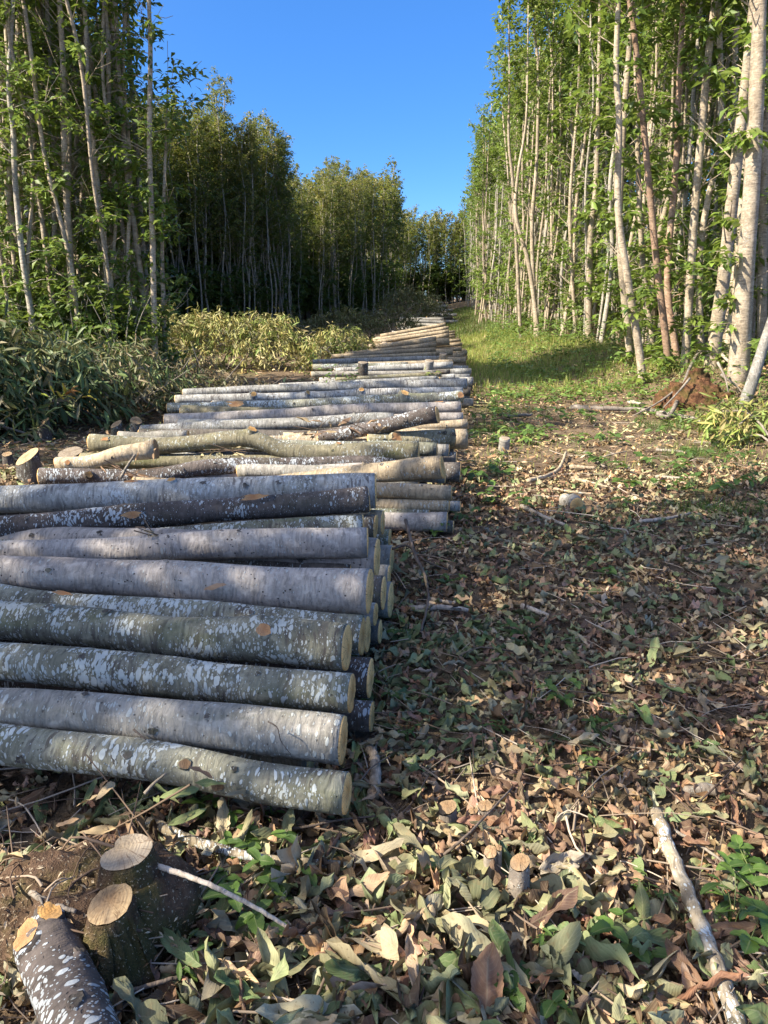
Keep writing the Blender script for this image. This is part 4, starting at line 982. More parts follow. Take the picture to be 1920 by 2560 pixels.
# the mossy stool with two cut stems, lower left corner
def stool():
    c = at_g(235, 2235, .12); root = empty('coppice_stool', (c.x, c.y, g(c.x, c.y)))
    n, m = 30, 72; P = []
    for i in range(n):
        f = i / (n - 1)
        for j in range(m):
            a = j / m * 2 * math.pi
            R = .21 * (1 + .35 * (float(vnoise(math.cos(a) * 1.3 + 4, math.sin(a) * 1.3, 8)) - .5))
            R *= math.sin(f * math.pi / 2) ** .7
            z = .155 * (1 - f ** 3.2) - .08 * (f > .99)
            x, y = math.cos(a) * R * 1.15 - .03, math.sin(a) * R * .82 + .02
            b = (float(fbm(x * 14 + 7, y * 14, 3, 4)) - .5) * .085 * (f < .98)
            P.append((x + b * .6 * math.cos(a), y + b * .6 * math.sin(a), z + b))
    F = []
    for i in range(n - 1):
        for j in range(m): F.append((i * m + j, i * m + (j + 1) % m, (i + 1) * m + (j + 1) % m, (i + 1) * m + j)[::-1])
    mk_obj('base', mk_mesh('base', P, np.array(F)), M['stool'], root)
    for (u, v, z, wp, tl, face, seed, heart) in [(312, 2128, .275, 118, (.12, .06), 'end_grey', 5, True), (276, 2262, .255, 98, (.16, .22), 'end_dull', 9, False)]:
        p = at_z(u, v, z) - c; p.z = z - g(c.x, c.y)
        d = px(wp, c.y + .35); m2 = 40; a = np.arange(m2) / m2 * 2 * np.pi
        rad = d / 2 * (1 + .12 * (vnoise(np.cos(a) * 1.5 + seed, np.sin(a) * 1.5, seed) - .5))
        if heart: rad = rad * (1 - .42 * np.exp(-(np.angle(np.exp(1j * (a - 2.75))) / .34) ** 2)) * (1 + .12 * np.cos(a + .6))
        ring = np.stack([np.cos(a) * rad, np.sin(a) * rad * 1.02, np.cos(a) * rad * tl[0] + np.sin(a) * rad * tl[1]], 1)
        rows = [ring * (1.9, 1.7, .1) - (0, 0, .17), ring * (1.25, 1.22, .6) - (0, 0, .07), ring - (0, 0, .008), ring * .975]
        for q in (0, 1): rows[q] = rows[q] + np.random.default_rng(seed).normal(size=(m2, 3)) * .006
        V = np.vstack(rows) + np.array(p); j = np.arange(m2)[None]; k = (j + 1) % m2; i = np.arange(3)[:, None] * m2
        Q = np.stack([i + j, i + k, i + m2 + k, i + m2 + j], -1).reshape(-1, 4)
        s = mk_obj('stem', mk_mesh('stem', V, Q), M['stool'], root)
        fr = [ring * f + (0, 0, .003 + .003 * (1 - f)) + np.random.default_rng(seed).normal(size=(m2, 3)) * (0, 0, .001) for f in (.98, .7, .35)]
        V = np.vstack(fr + [[(0, 0, .006)]]); i = np.arange(2)[:, None] * m2
        Q = np.stack([i + j, i + k, i + m2 + k, i + m2 + j], -1).reshape(-1, 4); T = np.stack([2 * m2 + j[0], 2 * m2 + k[0], np.full(m2, 3 * m2)], 1)
        rc = np.stack([V[:, 2] * 0, V[:, 0] * .8 + .01, V[:, 1] * .8 - .01], 1)
        mk_obj('cut_face', mk_mesh('cut_face', V + np.array(p), [Q, T], rc=rc, smooth=False), M[face], s)
    r = np.random.default_rng(6); TW = Acc(); CH = Acc()
    for q in range(46):
        a = r.random() * 6.283; rr = .27 * math.sqrt(r.random()); x, y = math.cos(a) * rr * 1.1 - .06, math.sin(a) * rr * .8; az = r.random() * 6.283; ln = r.uniform(.05, .2)
        d = np.array((math.cos(az), math.sin(az), -.15)); c0 = np.array((x, y, .165 * (1 - (rr / .3) ** 3) + .02 * r.random()))
        V, F = tube(smooth_path([c0 - d * ln / 2 - (0, 0, .01), c0 + r.normal(size=3) * .012 + (0, 0, .012), c0 + d * ln / 2], 6), np.linspace(.0032, .0016, 6) * r.uniform(.5, 1.3), 5, caps=False)
        TW.add(V, F, np.array([(.22, .15, .10), (.33, .26, .19), (.12, .08, .055)])[int(r.integers(3))])
    mk_obj('rootlets', TW.mesh('rootlets'), M['twig'], root)
    n2 = 420; a = r.random(n2) * 6.283; rr = .28 * np.sqrt(r.random(n2)); x = np.cos(a) * rr * 1.15 - .06; y = np.sin(a) * rr * .85
    L2 = r.uniform(.008, .026, n2); az = r.random(n2) * 6.283
    V, F, U, idx = leaf_batch(np.stack([x, y, .172 * (1 - (rr / .31) ** 3) + .012 * r.normal(size=n2)], 1), np.stack([np.cos(az), np.sin(az), r.normal(size=n2) * .3], 1), norm(np.stack([r.normal(size=n2) * .5, r.normal(size=n2) * .5, np.ones(n2)], 1)), L2, L2 * .5, ns=2, seed=3)
    pc = np.array([(.52, .42, .28), (.16, .10, .06), (.30, .20, .11), (.10, .065, .04)]); CH.add(V, F, pc[r.integers(4, size=n2)][idx], U)
    ch = mk_obj('wood_chips', CH.mesh('wood_chips'), M['litter'], root); ch['kind'] = 'stuff'
    tag(root, 'low mossy stump mound with one grey heart shaped cut and one tan round cut', 'stump')
stool()
A = at_z(118, 2355, .15); B = at_z(330, 2900, .10)
o = make_log('log', 'thick short log in the lower left corner with a stub and bare orange patch', A, B, .122, .135, 'lichen_dark', end='end_dull',
             knots=[(.955, 82, .032, .012, 'stub'), (.93, 125, .04, .0, 'fresh')], bend=[(.8, .012, 0)], sides=48)

# sticks and branches on the ground
SB = 'loose branches on the ground'
def stick(label, pix, wpx, mat='stick', lift=.02, taper=.6, name='fallen_branch', wob=.12, group=SB, lifts=None, forks=()):
    pts = []
    for i, (u, v) in enumerate(pix):
        pts.append(at_g(u, v, (lifts[i] if lifts else lift)))
    n = 8 * (len(pts) - 1) + 2
    P = smooth_path(pts, n); r0 = px(wpx, pts[0].y) / 2
    P = P + np.random.default_rng(int(pix[0][0])).normal(size=P.shape) * r0 * .10
    A = Acc(); V, F = tube(P, np.linspace(r0, r0 * taper, n), 12 if wpx > 14 else 7, wob=wob, seed=int(pix[0][0])); A.add(V, F)
    for (t, du, dv, ln) in forks:
        i = int(t * (n - 1)); q = P[i]; d = np.array(P[min(i + 1, n - 1)] - P[i - 1]); d /= np.linalg.norm(d)
        s = np.array((du, dv, .25)); s = norm(s + d * .6)
        V, F = tube(np.array([q, q + s * ln * .5 + (0, 0, .01), q + s * ln]), [r0 * .5, r0 * .4, r0 * .25], 6); A.add(V, F)
    return tag(mk_obj(name, A.mesh(name), M[mat]), label, 'branch', group)
stick('pale peeled stick slanting down right from the mossy stump mound', [(392, 2166), (470, 2190), (560, 2228), (650, 2275), (727, 2323)], 17, 'stick_pale', lifts=[.19, .19, .18, .15, .10])
stick('long white lichened pole at the lower right, running out of the frame', [(1640, 2030), (1672, 2120), (1702, 2190), (1760, 2330), (1800, 2430), (1850, 2570)], 35, 'birch', lift=.065, taper=1.0)
stick('grey twig beside the top of the white lichened pole', [(1685, 2075), (1760, 2120), (1828, 2172), (1836, 2215)], 10, 'stick', lift=.05)
stick('dark twig right of the white lichened pole', [(1800, 2320), (1850, 2360), (1925, 2440)], 10, 'stick_dark', lift=.04)
stick('short broken grey branch piece lying near the lichened pole', [(1610, 2520), (1660, 2470)], 40, 'stick', lift=.03, taper=.9)
stick('thick decayed branch with flaking bark beside the front log end', [(935, 1990), (938, 1940), (935, 1890), (915, 1862)], 34, 'deadwood', lift=.04, taper=.9)
stick('old broken trunk piece upright in the leaves right of the front log end', [(890, 1985), (892, 1940)], 36, 'deadwood', lift=.03)
stick('silvery lichened branch half buried in leaves before the front log', [(375, 2055), (470, 2098), (570, 2128), (680, 2150), (850, 2160)], 30, 'birch', lift=.065, taper=.7)
stick('thin reddish twig in front of the sawn end of the front log', [(690, 2075), (760, 2068), (850, 2050), (940, 2040)], 9, 'stick_dark', lift=.05)
stick('forked stick on the mossy stump mound', [(45, 2190), (85, 2235), (140, 2262), (190, 2278)], 18, 'stick', lifts=[.14, .17, .18, .17], forks=[(.4, .3, -.6, .07)])
stick('dark broken stick crossing below the stump mound', [(262, 2520), (330, 2478), (455, 2440)], 22, 'stick_dark', lift=.05)
stick('thin pale twig lying along the dark broken stick', [(268, 2525), (360, 2470)], 7, 'stick_pale', lift=.08)
stick('twig arching over the leaves at the bottom edge', [(280, 2545), (330, 2505), (390, 2512), (450, 2500)], 9, 'stick_pale', lift=.06)
stick('grey branch stub with a twig lying in the leaves, snow white chip at its end', [(1455, 2340), (1468, 2405)], 24, 'stick', lift=.03)
stick('long thin twig slanting over the sapling stumps', [(1105, 2140), (1170, 2085), (1278, 1972)], 10, 'stick_dark', lifts=[.04, .10, .12])
stick('cut branch piece with a pale sawn end beside the sunlit leaves', [(1712, 1970), (1795, 1975)], 34, 'stick', lift=.035, taper=.95)
stick('grey stick in the litter under the sunlit leaf patch', [(1412, 1800), (1468, 1862)], 16, 'stick', lift=.03)
stick('bleached stick on the shaded litter behind the near stack', [(1305, 1515), (1350, 1532), (1395, 1548)], 16, 'stick_pale', lift=.03)
stick('pale debarked branch lying right of the near stack corner', [(1025, 1522), (1100, 1518), (1170, 1525)], 18, 'stick_pale', lift=.04)
stick('dark brown branch behind the pale debarked branch', [(1070, 1500), (1140, 1508)], 16, 'stick', lift=.04)
stick('bleached splinter in the open litter', [(1160, 1832), (1215, 1843)], 6, 'stick_pale', lift=.03)
stick('thin dark twig across the shaded litter', [(930, 1842), (1010, 1895), (1085, 1960)], 8, 'stick_dark', lift=.03)
stick('forked dead twig leaning on the leaves beside the near stack', [(1014, 1300), (1035, 1380), (1062, 1440), (1070, 1500), (1052, 1580)], 9, 'stick_dark', lifts=[.32, .26, .18, .14, .05], forks=[(.3, .8, -.2, .25), (.65, .5, -.6, .16)])
stick('dark twig across the forked dead twig', [(980, 1372), (1020, 1365), (1060, 1400), (1120, 1425)], 7, 'stick_dark', lifts=[.2, .22, .2, .15])
stick('long fallen pole across the grass below the root mound', [(1430, 1018), (1500, 1022), (1600, 1024), (1690, 1030), (1770, 1034)], 13, 'stick', lift=.06)
stick('fallen pole end lying before the long fallen pole', [(1270, 1040), (1330, 1036)], 10, 'stick', lift=.05)
stick('short pale log lying in the grass below the leaning pole', [(1572, 998), (1612, 996)], 11, 'stick_pale', lift=.05)
stick('orange brown branch with a kink in the sunny litter', [(1320, 1202), (1370, 1188), (1400, 1168), (1415, 1130)], 12, 'tan', lift=.05)
stick('straight orange brown stick in the sunny litter', [(1425, 1168), (1490, 1170)], 13, 'tan', lift=.05)
stick('long thin orange stick slanting through the sunny litter', [(1430, 1195), (1480, 1208), (1535, 1222)], 10, 'tan', lift=.04)
stick('sunlit stick below the kinked branch', [(1385, 1222), (1430, 1230), (1480, 1235)], 8, 'tan', lift=.04)
stick('grey fork of twigs beside the sunny sticks', [(1462, 1130), (1490, 1150), (1512, 1168)], 10, 'stick', lift=.05, forks=[(.5, .6, .3, .3)])
stick('pale stick on the moss patch', [(1640, 1125), (1690, 1128), (1715, 1132)], 9, 'stick', lift=.05)
stick('sunlit bleached stick in the grass right of the moss patch', [(1640, 1192), (1700, 1195)], 10, 'stick_pale', lift=.05)
stick('long bleached branch across the shaded leaf band', [(1600, 1303), (1660, 1297), (1725, 1283)], 11, 'stick_pale', lift=.05)
stick('grey lichened branch pointing at the cut log piece', [(1305, 1265), (1355, 1290), (1412, 1312)], 12, 'stick', lift=.05)
stick('dead pole slanting up to the root mound', [(1650, 972), (1690, 935), (1735, 890), (1765, 868)], 12, 'stick', lifts=[.08, .12, .2, .3])
stick('pale root like branch above the red soil', [(1795, 876), (1830, 890)], 9, 'stick_pale', lift=.25)
stick('grey branch before the brush at the left', [(235, 992), (300, 990), (370, 992), (432, 1000)], 10, 'stick', lift=.10)
stick('grey branch slanting up beside the left end of the second stack', [(410, 985), (430, 968), (442, 962)], 13, 'stick', lift=.2)
stick('short bright stick on the brush floor left of the second stack', [(345, 1003), (362, 1003)], 9, 'stick_pale', lift=.08)
stick('twig poking up from the log stack through wilted leaves', [(302, 1195), (318, 1165), (338, 1136)], 8, 'stick', lifts=[.42, .5, .58])
p = at_g(1442, 1262, .07)
make_log('log', 'short log piece with its round sawn face towards us, alone in the litter', p, p + Vector((-.05, .16, 0)), px(38, p.y), px(36, p.y), 'grey')

# red root mound under the thickest stem
def root_mound():
    c = at_y(1745, 930, 10.6); gz = g(c.x, c.y); root = empty('root_mound', (c.x, c.y, gz))
    n, m = 34, 80; P = []
    for i in range(n):
        f = i / (n - 1)
        for j in range(m):
            a = j / m * 2 * math.pi
            R = .8 * (f ** .8) * (1 + .3 * (float(vnoise(math.cos(a) * 1.5 + 4, math.sin(a) * 1.5, 18)) - .5))
            x, y = math.cos(a) * R * .72, math.sin(a) * R * .48
            z = .38 * (1 - f ** 1.3) - .12 * (f > .97)
            b = (abs(float(fbm(x * 6 + 7, y * 6 + z * 8, 3, 4)) - .5) * 1.5 - .3 + (float(fbm(x * 19, y * 19 + z * 19, 9, 2)) - .5) * .35) * .45 * (f < .95)
            P.append((x + b * .5 * math.cos(a), y - abs(b) * .4, z + b * .6))
    F = []
    for i in range(n - 1):
        for j in range(m): F.append((i * m + j, (i + 1) * m + j, (i + 1) * m + (j + 1) % m, i * m + (j + 1) % m))
    mk_obj('soil', mk_mesh('soil', P, np.array(F)), M['redsoil'], root)
    r = np.random.default_rng(3)
    for k in range(4):
        a = r.uniform(3.3, 6.0); p0 = np.array((math.cos(a) * .3, math.sin(a) * .25, .35 + r.normal() * .06)); d = np.array((math.cos(a) * .5 - .2, math.sin(a) * .35, -.33))
        V, F = tube(smooth_path([p0, p0 + d * .5 + r.normal(size=3) * .06, p0 + d + r.normal(size=3) * .06], 8), np.linspace(.018, .007, 8), 7)
        mk_obj('root', mk_mesh('root', V, F), M['stick'], root)
    tag(root, 'torn mound of red crumbly soil and roots at the foot of the thickest stem', 'root mound')
root_mound()
# ------------------------------------------------------------------ brush heaps of cut branches with wilted leaves
def brush(label, blobs, nleaf, L, cols, seed, nbranch=40, group='heaps of cut leafy branches', mat='wilt', droop=1.0):
    """blobs: (x, y, rx, ry, h) mounds; leaves hang in sprays over them"""
    r = np.random.default_rng(seed); b0 = blobs[0]
    o0 = np.array((b0[0], b0[1], g(b0[0], b0[1]))); root = empty('brush_heap', tuple(o0))
    wts = np.array([b[2] * b[3] * (.5 + b[4]) for b in blobs]); wts /= wts.sum()
    per = 7; nc = nleaf // per
    bi = r.choice(len(blobs), nc, p=wts); B = np.array(blobs)[bi]
    a = r.random(nc) * 6.283; rr = np.sqrt(r.random(nc)) * 1.03
    x = B[:, 0] + np.cos(a) * rr * B[:, 2]; y = B[:, 1] + np.sin(a) * rr * B[:, 3]
    bump = .75 + .5 * fbm(x * 2.4, y * 2.4, seed, 3)
    hmax = B[:, 4] * np.sqrt(np.clip(1 - rr ** 2.4, 0, 1)) * bump
    z = tz(x, y) + hmax * (1 - .45 * r.random(nc) ** 2.2) + .03
    ctr = np.stack([x, y, z], 1)
    out = norm(np.stack([np.cos(a) * rr, np.sin(a) * rr * .9, .55 * np.ones(nc)], 1) + r.normal(size=(nc, 3)) * .35)
    k = np.arange(per)[None, :, None] / per
    pos = (ctr[:, None] + out[:, None] * (k - .5) * L * 2.2 + r.normal(size=(nc, per, 3)) * .02).reshape(-1, 3)
    d = norm(np.repeat(out, per, 0) * .6 + r.normal(size=(nc * per, 3)) * .42 + np.array((0, 0, -1.0 * droop)) * r.uniform(.4, 1.2, (nc * per, 1)))
    nn = norm(np.repeat(out, per, 0) + r.normal(size=(nc * per, 3)) * .5)
    Ls = L * r.uniform(.6, 1.25, nc * per)
    V, F, U, idx = leaf_batch(pos, d, nn, Ls, Ls * r.uniform(.26, .42, nc * per), bend=r.uniform(-.2, .9, nc * per), phi=r.uniform(.5, 1.6, nc * per), ns=3, seed=seed)
    pal = np.array(cols); ci = r.choice(len(pal), nc, p=None); cc = np.repeat(pal[ci], per, 0) * r.uniform(.7, 1.25, (nc * per, 1)) * (1 + r.normal(size=(nc * per, 3)) * .05)
    mk_obj('leaves', mk_mesh('leaves', V - o0, F, col=np.clip(cc, .005, 1)[idx], luv=U, smooth=False), M[mat], root)
    T = Acc()
    for q in range(nbranch):
        b = blobs[int(r.integers(len(blobs)))]; a1 = r.random() * 6.283; h = b[4] * r.uniform(.2, .85)
        c = np.array((b[0], b[1], 0)) + np.array((math.cos(a1) * b[2], math.sin(a1) * b[3], 0)) * r.random() * .6
        dd = norm(np.array((r.normal(), r.normal() * .6, abs(r.normal()) * .25))); ln = r.uniform(.5, 1.1) * (b[2] + .4)
        c[2] = g(c[0], c[1]) + h * .8
        P = smooth_path([c - dd * ln * .5 - (0, 0, .1), c + r.normal(size=3) * .05, c + dd * ln * .5 + (0, 0, r.normal() * .12)], 8)
        V, F = tube(P - o0, np.linspace(.016, .005, 8), 6, caps=False); T.add(V, F)
    mk_obj('branches', T.mesh('branches'), M['stick'], root)
    return tag(root, label, 'brush heap', group)
SAGE = [(.095, .15, .05), (.13, .185, .065), (.06, .115, .035), (.18, .20, .085), (.05, .085, .028), (.21, .19, .095)]
GOLD = [(.34, .33, .10), (.42, .40, .15), (.22, .27, .06), (.32, .27, .09), (.15, .22, .04), (.46, .42, .20)]
BUFF = [(.22, .18, .10), (.27, .22, .13), (.15, .14, .075), (.19, .14, .08), (.10, .10, .05)]
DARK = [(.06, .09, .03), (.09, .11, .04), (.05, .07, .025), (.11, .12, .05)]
brush('big dark sage green heap of drooping wilted branches at the left edge', [(-4.9, 9.3, 1.2, .9, 1.22), (-4.0, 9.5, .8, .8, .92), (-5.8, 9.2, 1.2, 1.0, 1.25), (-4.4, 8.5, .6, .4, .5), (-5.2, 8.5, .7, .5, .75)], 9500, .22, SAGE, 61)
brush('lower grey green heap of wilted branches joining the big one towards the stacks', [(-3.35, 10.3, .8, .7, .78), (-3.0, 11.0, .7, .6, .58), (-3.95, 10.8, 1.0, .8, 1.0)], 4800, .15, SAGE + BUFF[:2], 62)
brush('dull buff heap of dried twigs between the sage heaps and the golden one', [(-2.5, 11.7, .8, .7, .34), (-3.3, 12.2, .9, .7, .62)], 2200, .11, BUFF, 63)
brush('widest golden sunlit heap of withered leaves behind the second stack', [(-3.75, 17.8, 1.3, 1.0, 1.3), (-2.7, 17.8, 1.0, 1.0, 1.15), (-5.0, 17.6, 1.2, .9, 1.3), (-2.1, 17.5, .7, .7, .8), (-1.5, 17.2, .5, .5, .5)], 9000, .16, GOLD, 64)
brush('small golden sunlit heap left of the slanting log fan', [(-1.05, 17.0, .75, .7, .95), (-.65, 17.2, .6, .6, .75)], 2600, .13, GOLD, 65)
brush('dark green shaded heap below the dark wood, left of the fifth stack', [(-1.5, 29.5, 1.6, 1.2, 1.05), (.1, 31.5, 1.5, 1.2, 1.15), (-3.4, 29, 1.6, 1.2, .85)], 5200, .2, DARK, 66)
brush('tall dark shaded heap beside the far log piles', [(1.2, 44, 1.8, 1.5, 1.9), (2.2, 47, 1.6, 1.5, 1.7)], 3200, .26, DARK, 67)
brush('sunlit heap of fresh wilted green leaves at the right edge under the leaning pole', [(4.05, 8.55, .55, .5, .34), (4.5, 8.3, .5, .5, .42), (3.8, 8.1, .35, .3, .2)], 900, .17, [(.24, .28, .06), (.30, .30, .09), (.17, .23, .05), (.32, .27, .10)], 68, nbranch=10)

# ------------------------------------------------------------------ leaf litter
def litter():
    r = np.random.default_rng(71)
    PAL = {'brown': [(.23, .145, .09), (.29, .19, .125), (.18, .11, .07), (.26, .165, .115), (.33, .235, .16), (.30, .17, .10)], 'tan': [(.44, .33, .20), (.50, .38, .24), (.38, .29, .18), (.46, .30, .17)],
           'khaki': [(.26, .245, .14), (.32, .295, .18), (.21, .21, .12), (.37, .33, .22)], 'olive': [(.16, .205, .09), (.21, .24, .12), (.12, .17, .075), (.26, .28, .15)], 'dark': [(.10, .065, .045), (.13, .085, .06), (.08, .05, .035)]}
    def colours(x, y):
        n = len(x)
        w = {}
        nz = fbm(x * 1.1 + 3, y * 1.1, 91, 3); n2 = fbm(x * .8, y * .8 + 9, 92, 3)
        fr = np.exp(-(((x - .12) / .75) ** 2 + ((y - 1.45) / .55) ** 2))
        band = np.exp(-(((x - .25) / .75) ** 2 + ((y - 3.15) / .55) ** 2)) + .8 * np.exp(-(((x - 1.9) / 1.2) ** 2 + ((y - 5.0) / .6) ** 2))
        w['khaki'] = .12 + .75 * fr + .22 * sstep(.5, .65, nz) + .5 * band
        w['olive'] = .16 + .35 * fr + 1.0 * band + .3 * sstep(.5, .66, n2)
        w['brown'] = .75 + .6 * sstep(.4, .2, nz) - .2 * fr
        w['tan'] = .42 + .3 * sstep(.45, .3, n2)
        w['dark'] = .40
        ks = list(w); Wt = np.stack([np.clip(w[k] * np.ones(n), .02, None) for k in ks], 1); Wt /= Wt.sum(1, keepdims=True)
        pick = (Wt.cumsum(1) > r.random((n, 1))).argmax(1)
        out = np.zeros((n, 3))
        for i, k in enumerate(ks):
            m = pick == i; P = np.array(PAL[k]); out[m] = P[r.integers(len(P), size=m.sum())]
        big = np.isin(pick, [ks.index('khaki'), ks.index('olive')])
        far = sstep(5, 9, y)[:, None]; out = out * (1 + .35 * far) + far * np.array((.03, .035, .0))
        return np.clip(out * r.uniform(.72, 1.22, (n, 1)) * (1 + r.normal(size=(n, 3)) * .05), .01, .8), big, fr
    def layer(n, ya, yb, Lr, ns, sides, serr, wav, seed, density=None, flat=.27, pw=1.0, crum=.0):
        y = ya + (yb - ya) * r.random(n) ** pw; hw = .62 * y + .7; x = r.uniform(-1, 1, n) * hw
        if density is not None:
            k = r.random(n) < density(x, y); x, y = x[k], y[k]; n = len(x)
        c, big, fr = colours(x, y)
        L = r.uniform(*Lr, n) * np.where(big, 1.25, .9) * (1 + .75 * fr * (r.random(n) < .6))
        az = r.random(n) * 6.283; nz = norm(np.stack([r.normal(size=n) * flat, r.normal(size=n) * flat, np.ones(n)], 1))
        t = np.stack([np.cos(az), np.sin(az), r.normal(size=n) * .22], 1)
        t = norm(t - nz * (t * nz).sum(1, keepdims=True))
        z = tz(x, y) + .008 + r.random(n) ** 1.6 * (.045 + .03 * fr)
        pos = np.stack([x, y, z], 1) - t * L[:, None] * .5
        curl = np.where(r.random(n) < .42, r.uniform(1.3, 3.0, n), r.uniform(.1, 1.3, n)) * np.where(r.random(n) < .25, -1, 1)
        V, F, U, idx = leaf_batch(pos, t, nz, L, L * np.where(big, r.uniform(.38, .54, n), r.uniform(.38, .66, n)), bend=r.normal(size=n) * .6, phi=curl, ns=ns, sides=sides, serr=serr, wav=wav, seed=seed, shape='lance' if seed % 2 else 'ovate', twist=r.normal(size=n) * .6, crum=crum)
        zz = V.reshape(n, -1, 3); lowest = zz[:, :, 2].min(1) - (tz(x, y) - .012)
        zz[:, :, 2] -= np.minimum(lowest, 0)[:, None] * .85
        return zz.reshape(-1, 3), F, c[idx], U
    A = Acc()
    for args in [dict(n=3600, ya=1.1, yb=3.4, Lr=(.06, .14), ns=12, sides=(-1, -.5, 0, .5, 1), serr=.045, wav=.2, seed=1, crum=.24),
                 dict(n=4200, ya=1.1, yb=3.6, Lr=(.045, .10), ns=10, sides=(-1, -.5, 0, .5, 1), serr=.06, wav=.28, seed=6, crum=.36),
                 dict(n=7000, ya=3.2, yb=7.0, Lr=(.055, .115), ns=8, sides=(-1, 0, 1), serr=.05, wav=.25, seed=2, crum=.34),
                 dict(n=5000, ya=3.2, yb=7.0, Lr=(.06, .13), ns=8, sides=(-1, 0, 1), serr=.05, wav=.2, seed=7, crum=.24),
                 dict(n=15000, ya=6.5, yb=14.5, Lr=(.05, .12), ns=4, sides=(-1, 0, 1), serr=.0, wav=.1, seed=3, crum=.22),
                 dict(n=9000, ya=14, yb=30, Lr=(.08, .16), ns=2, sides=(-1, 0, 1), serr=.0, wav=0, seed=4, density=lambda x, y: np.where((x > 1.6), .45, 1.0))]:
        V, F, c, U = layer(**args); A.add(V, F, c, U)
    V, F, c, U = layer(n=420, ya=1.15, yb=2.6, Lr=(.075, .125), ns=18, sides=(-1, -.6, -.25, 0, .25, .6, 1), serr=.035, wav=.16, seed=9, crum=.2, density=lambda x, y: np.exp(-(((x - .10) / .62) ** 2 + ((y - 1.55) / .5) ** 2)) + .12); A.add(V, F, c, U)
    # small crumbs and wood chips between the leaves
    n = 9000; y = 1.1 + 9 * r.random(n) ** 1.5; x = r.uniform(-1, 1, n) * (.62 * y + .6)
    L = r.uniform(.012, .045, n); az = r.random(n) * 6.283
    pos = np.stack([x, y, tz(x, y) + .004 + .03 * r.random(n) ** 2], 1)
    V, F, U, idx = leaf_batch(pos, np.stack([np.cos(az), np.sin(az), r.normal(size=n) * .3], 1), norm(np.stack([r.normal(size=n) * .5, r.normal(size=n) * .5, np.ones(n)], 1)), L, L * r.uniform(.25, .7, n), bend=r.normal(size=n) * .6, phi=r.uniform(.2, 1.6, n), ns=2, seed=8)
    pc = np.array([(.16, .10, .07), (.24, .16, .10), (.50, .42, .30), (.30, .20, .12), (.09, .06, .045), (.20, .17, .12)]); c = pc[r.integers(len(pc), size=n)] * r.uniform(.7, 1.2, (n, 1))
    A.add(V, F, c[idx], U)
    tag(mk_obj('leaf_litter', A.mesh('leaf_litter', smooth=True), M['litter']), 'brown, tan and olive fallen chestnut leaves covering the forest floor', 'leaf litter', kind='stuff')
    # fine twigs
    T = Acc(); n = 2600
    yy = 1.2 + 10 * r.random(n) ** 1.5; xx = r.uniform(-1, 1, n) * (.62 * yy + .6)
    for i in range(n):
        a = r.random() * 6.283; ln = r.uniform(.08, .42); d = np.array((math.cos(a), math.sin(a), 0)); c = np.array((xx[i], yy[i], 0))
        P = np.array([c - d * ln / 2, c + r.normal(size=3) * .02, c + d * ln / 2])
        P[:, 2] = tz(P[:, 0], P[:, 1]) + .012 + .05 * r.random() + r.normal(size=3) * .012
        rd = r.uniform(.0012, .0045)
        V, F = tube(smooth_path(P, 5), np.linspace(rd, rd * .6, 5), 4, caps=False)
        c_ = np.array([(.16, .12, .09), (.28, .22, .16), (.09, .065, .05), (.42, .36, .29)])[int(r.integers(4))]
        T.add(V, F, c_)
    tag(mk_obj('twig_litter', T.mesh('twig_litter'), M['twig']), 'thin dead twigs strewn through the fallen leaves', 'twigs', kind='stuff')
litter()

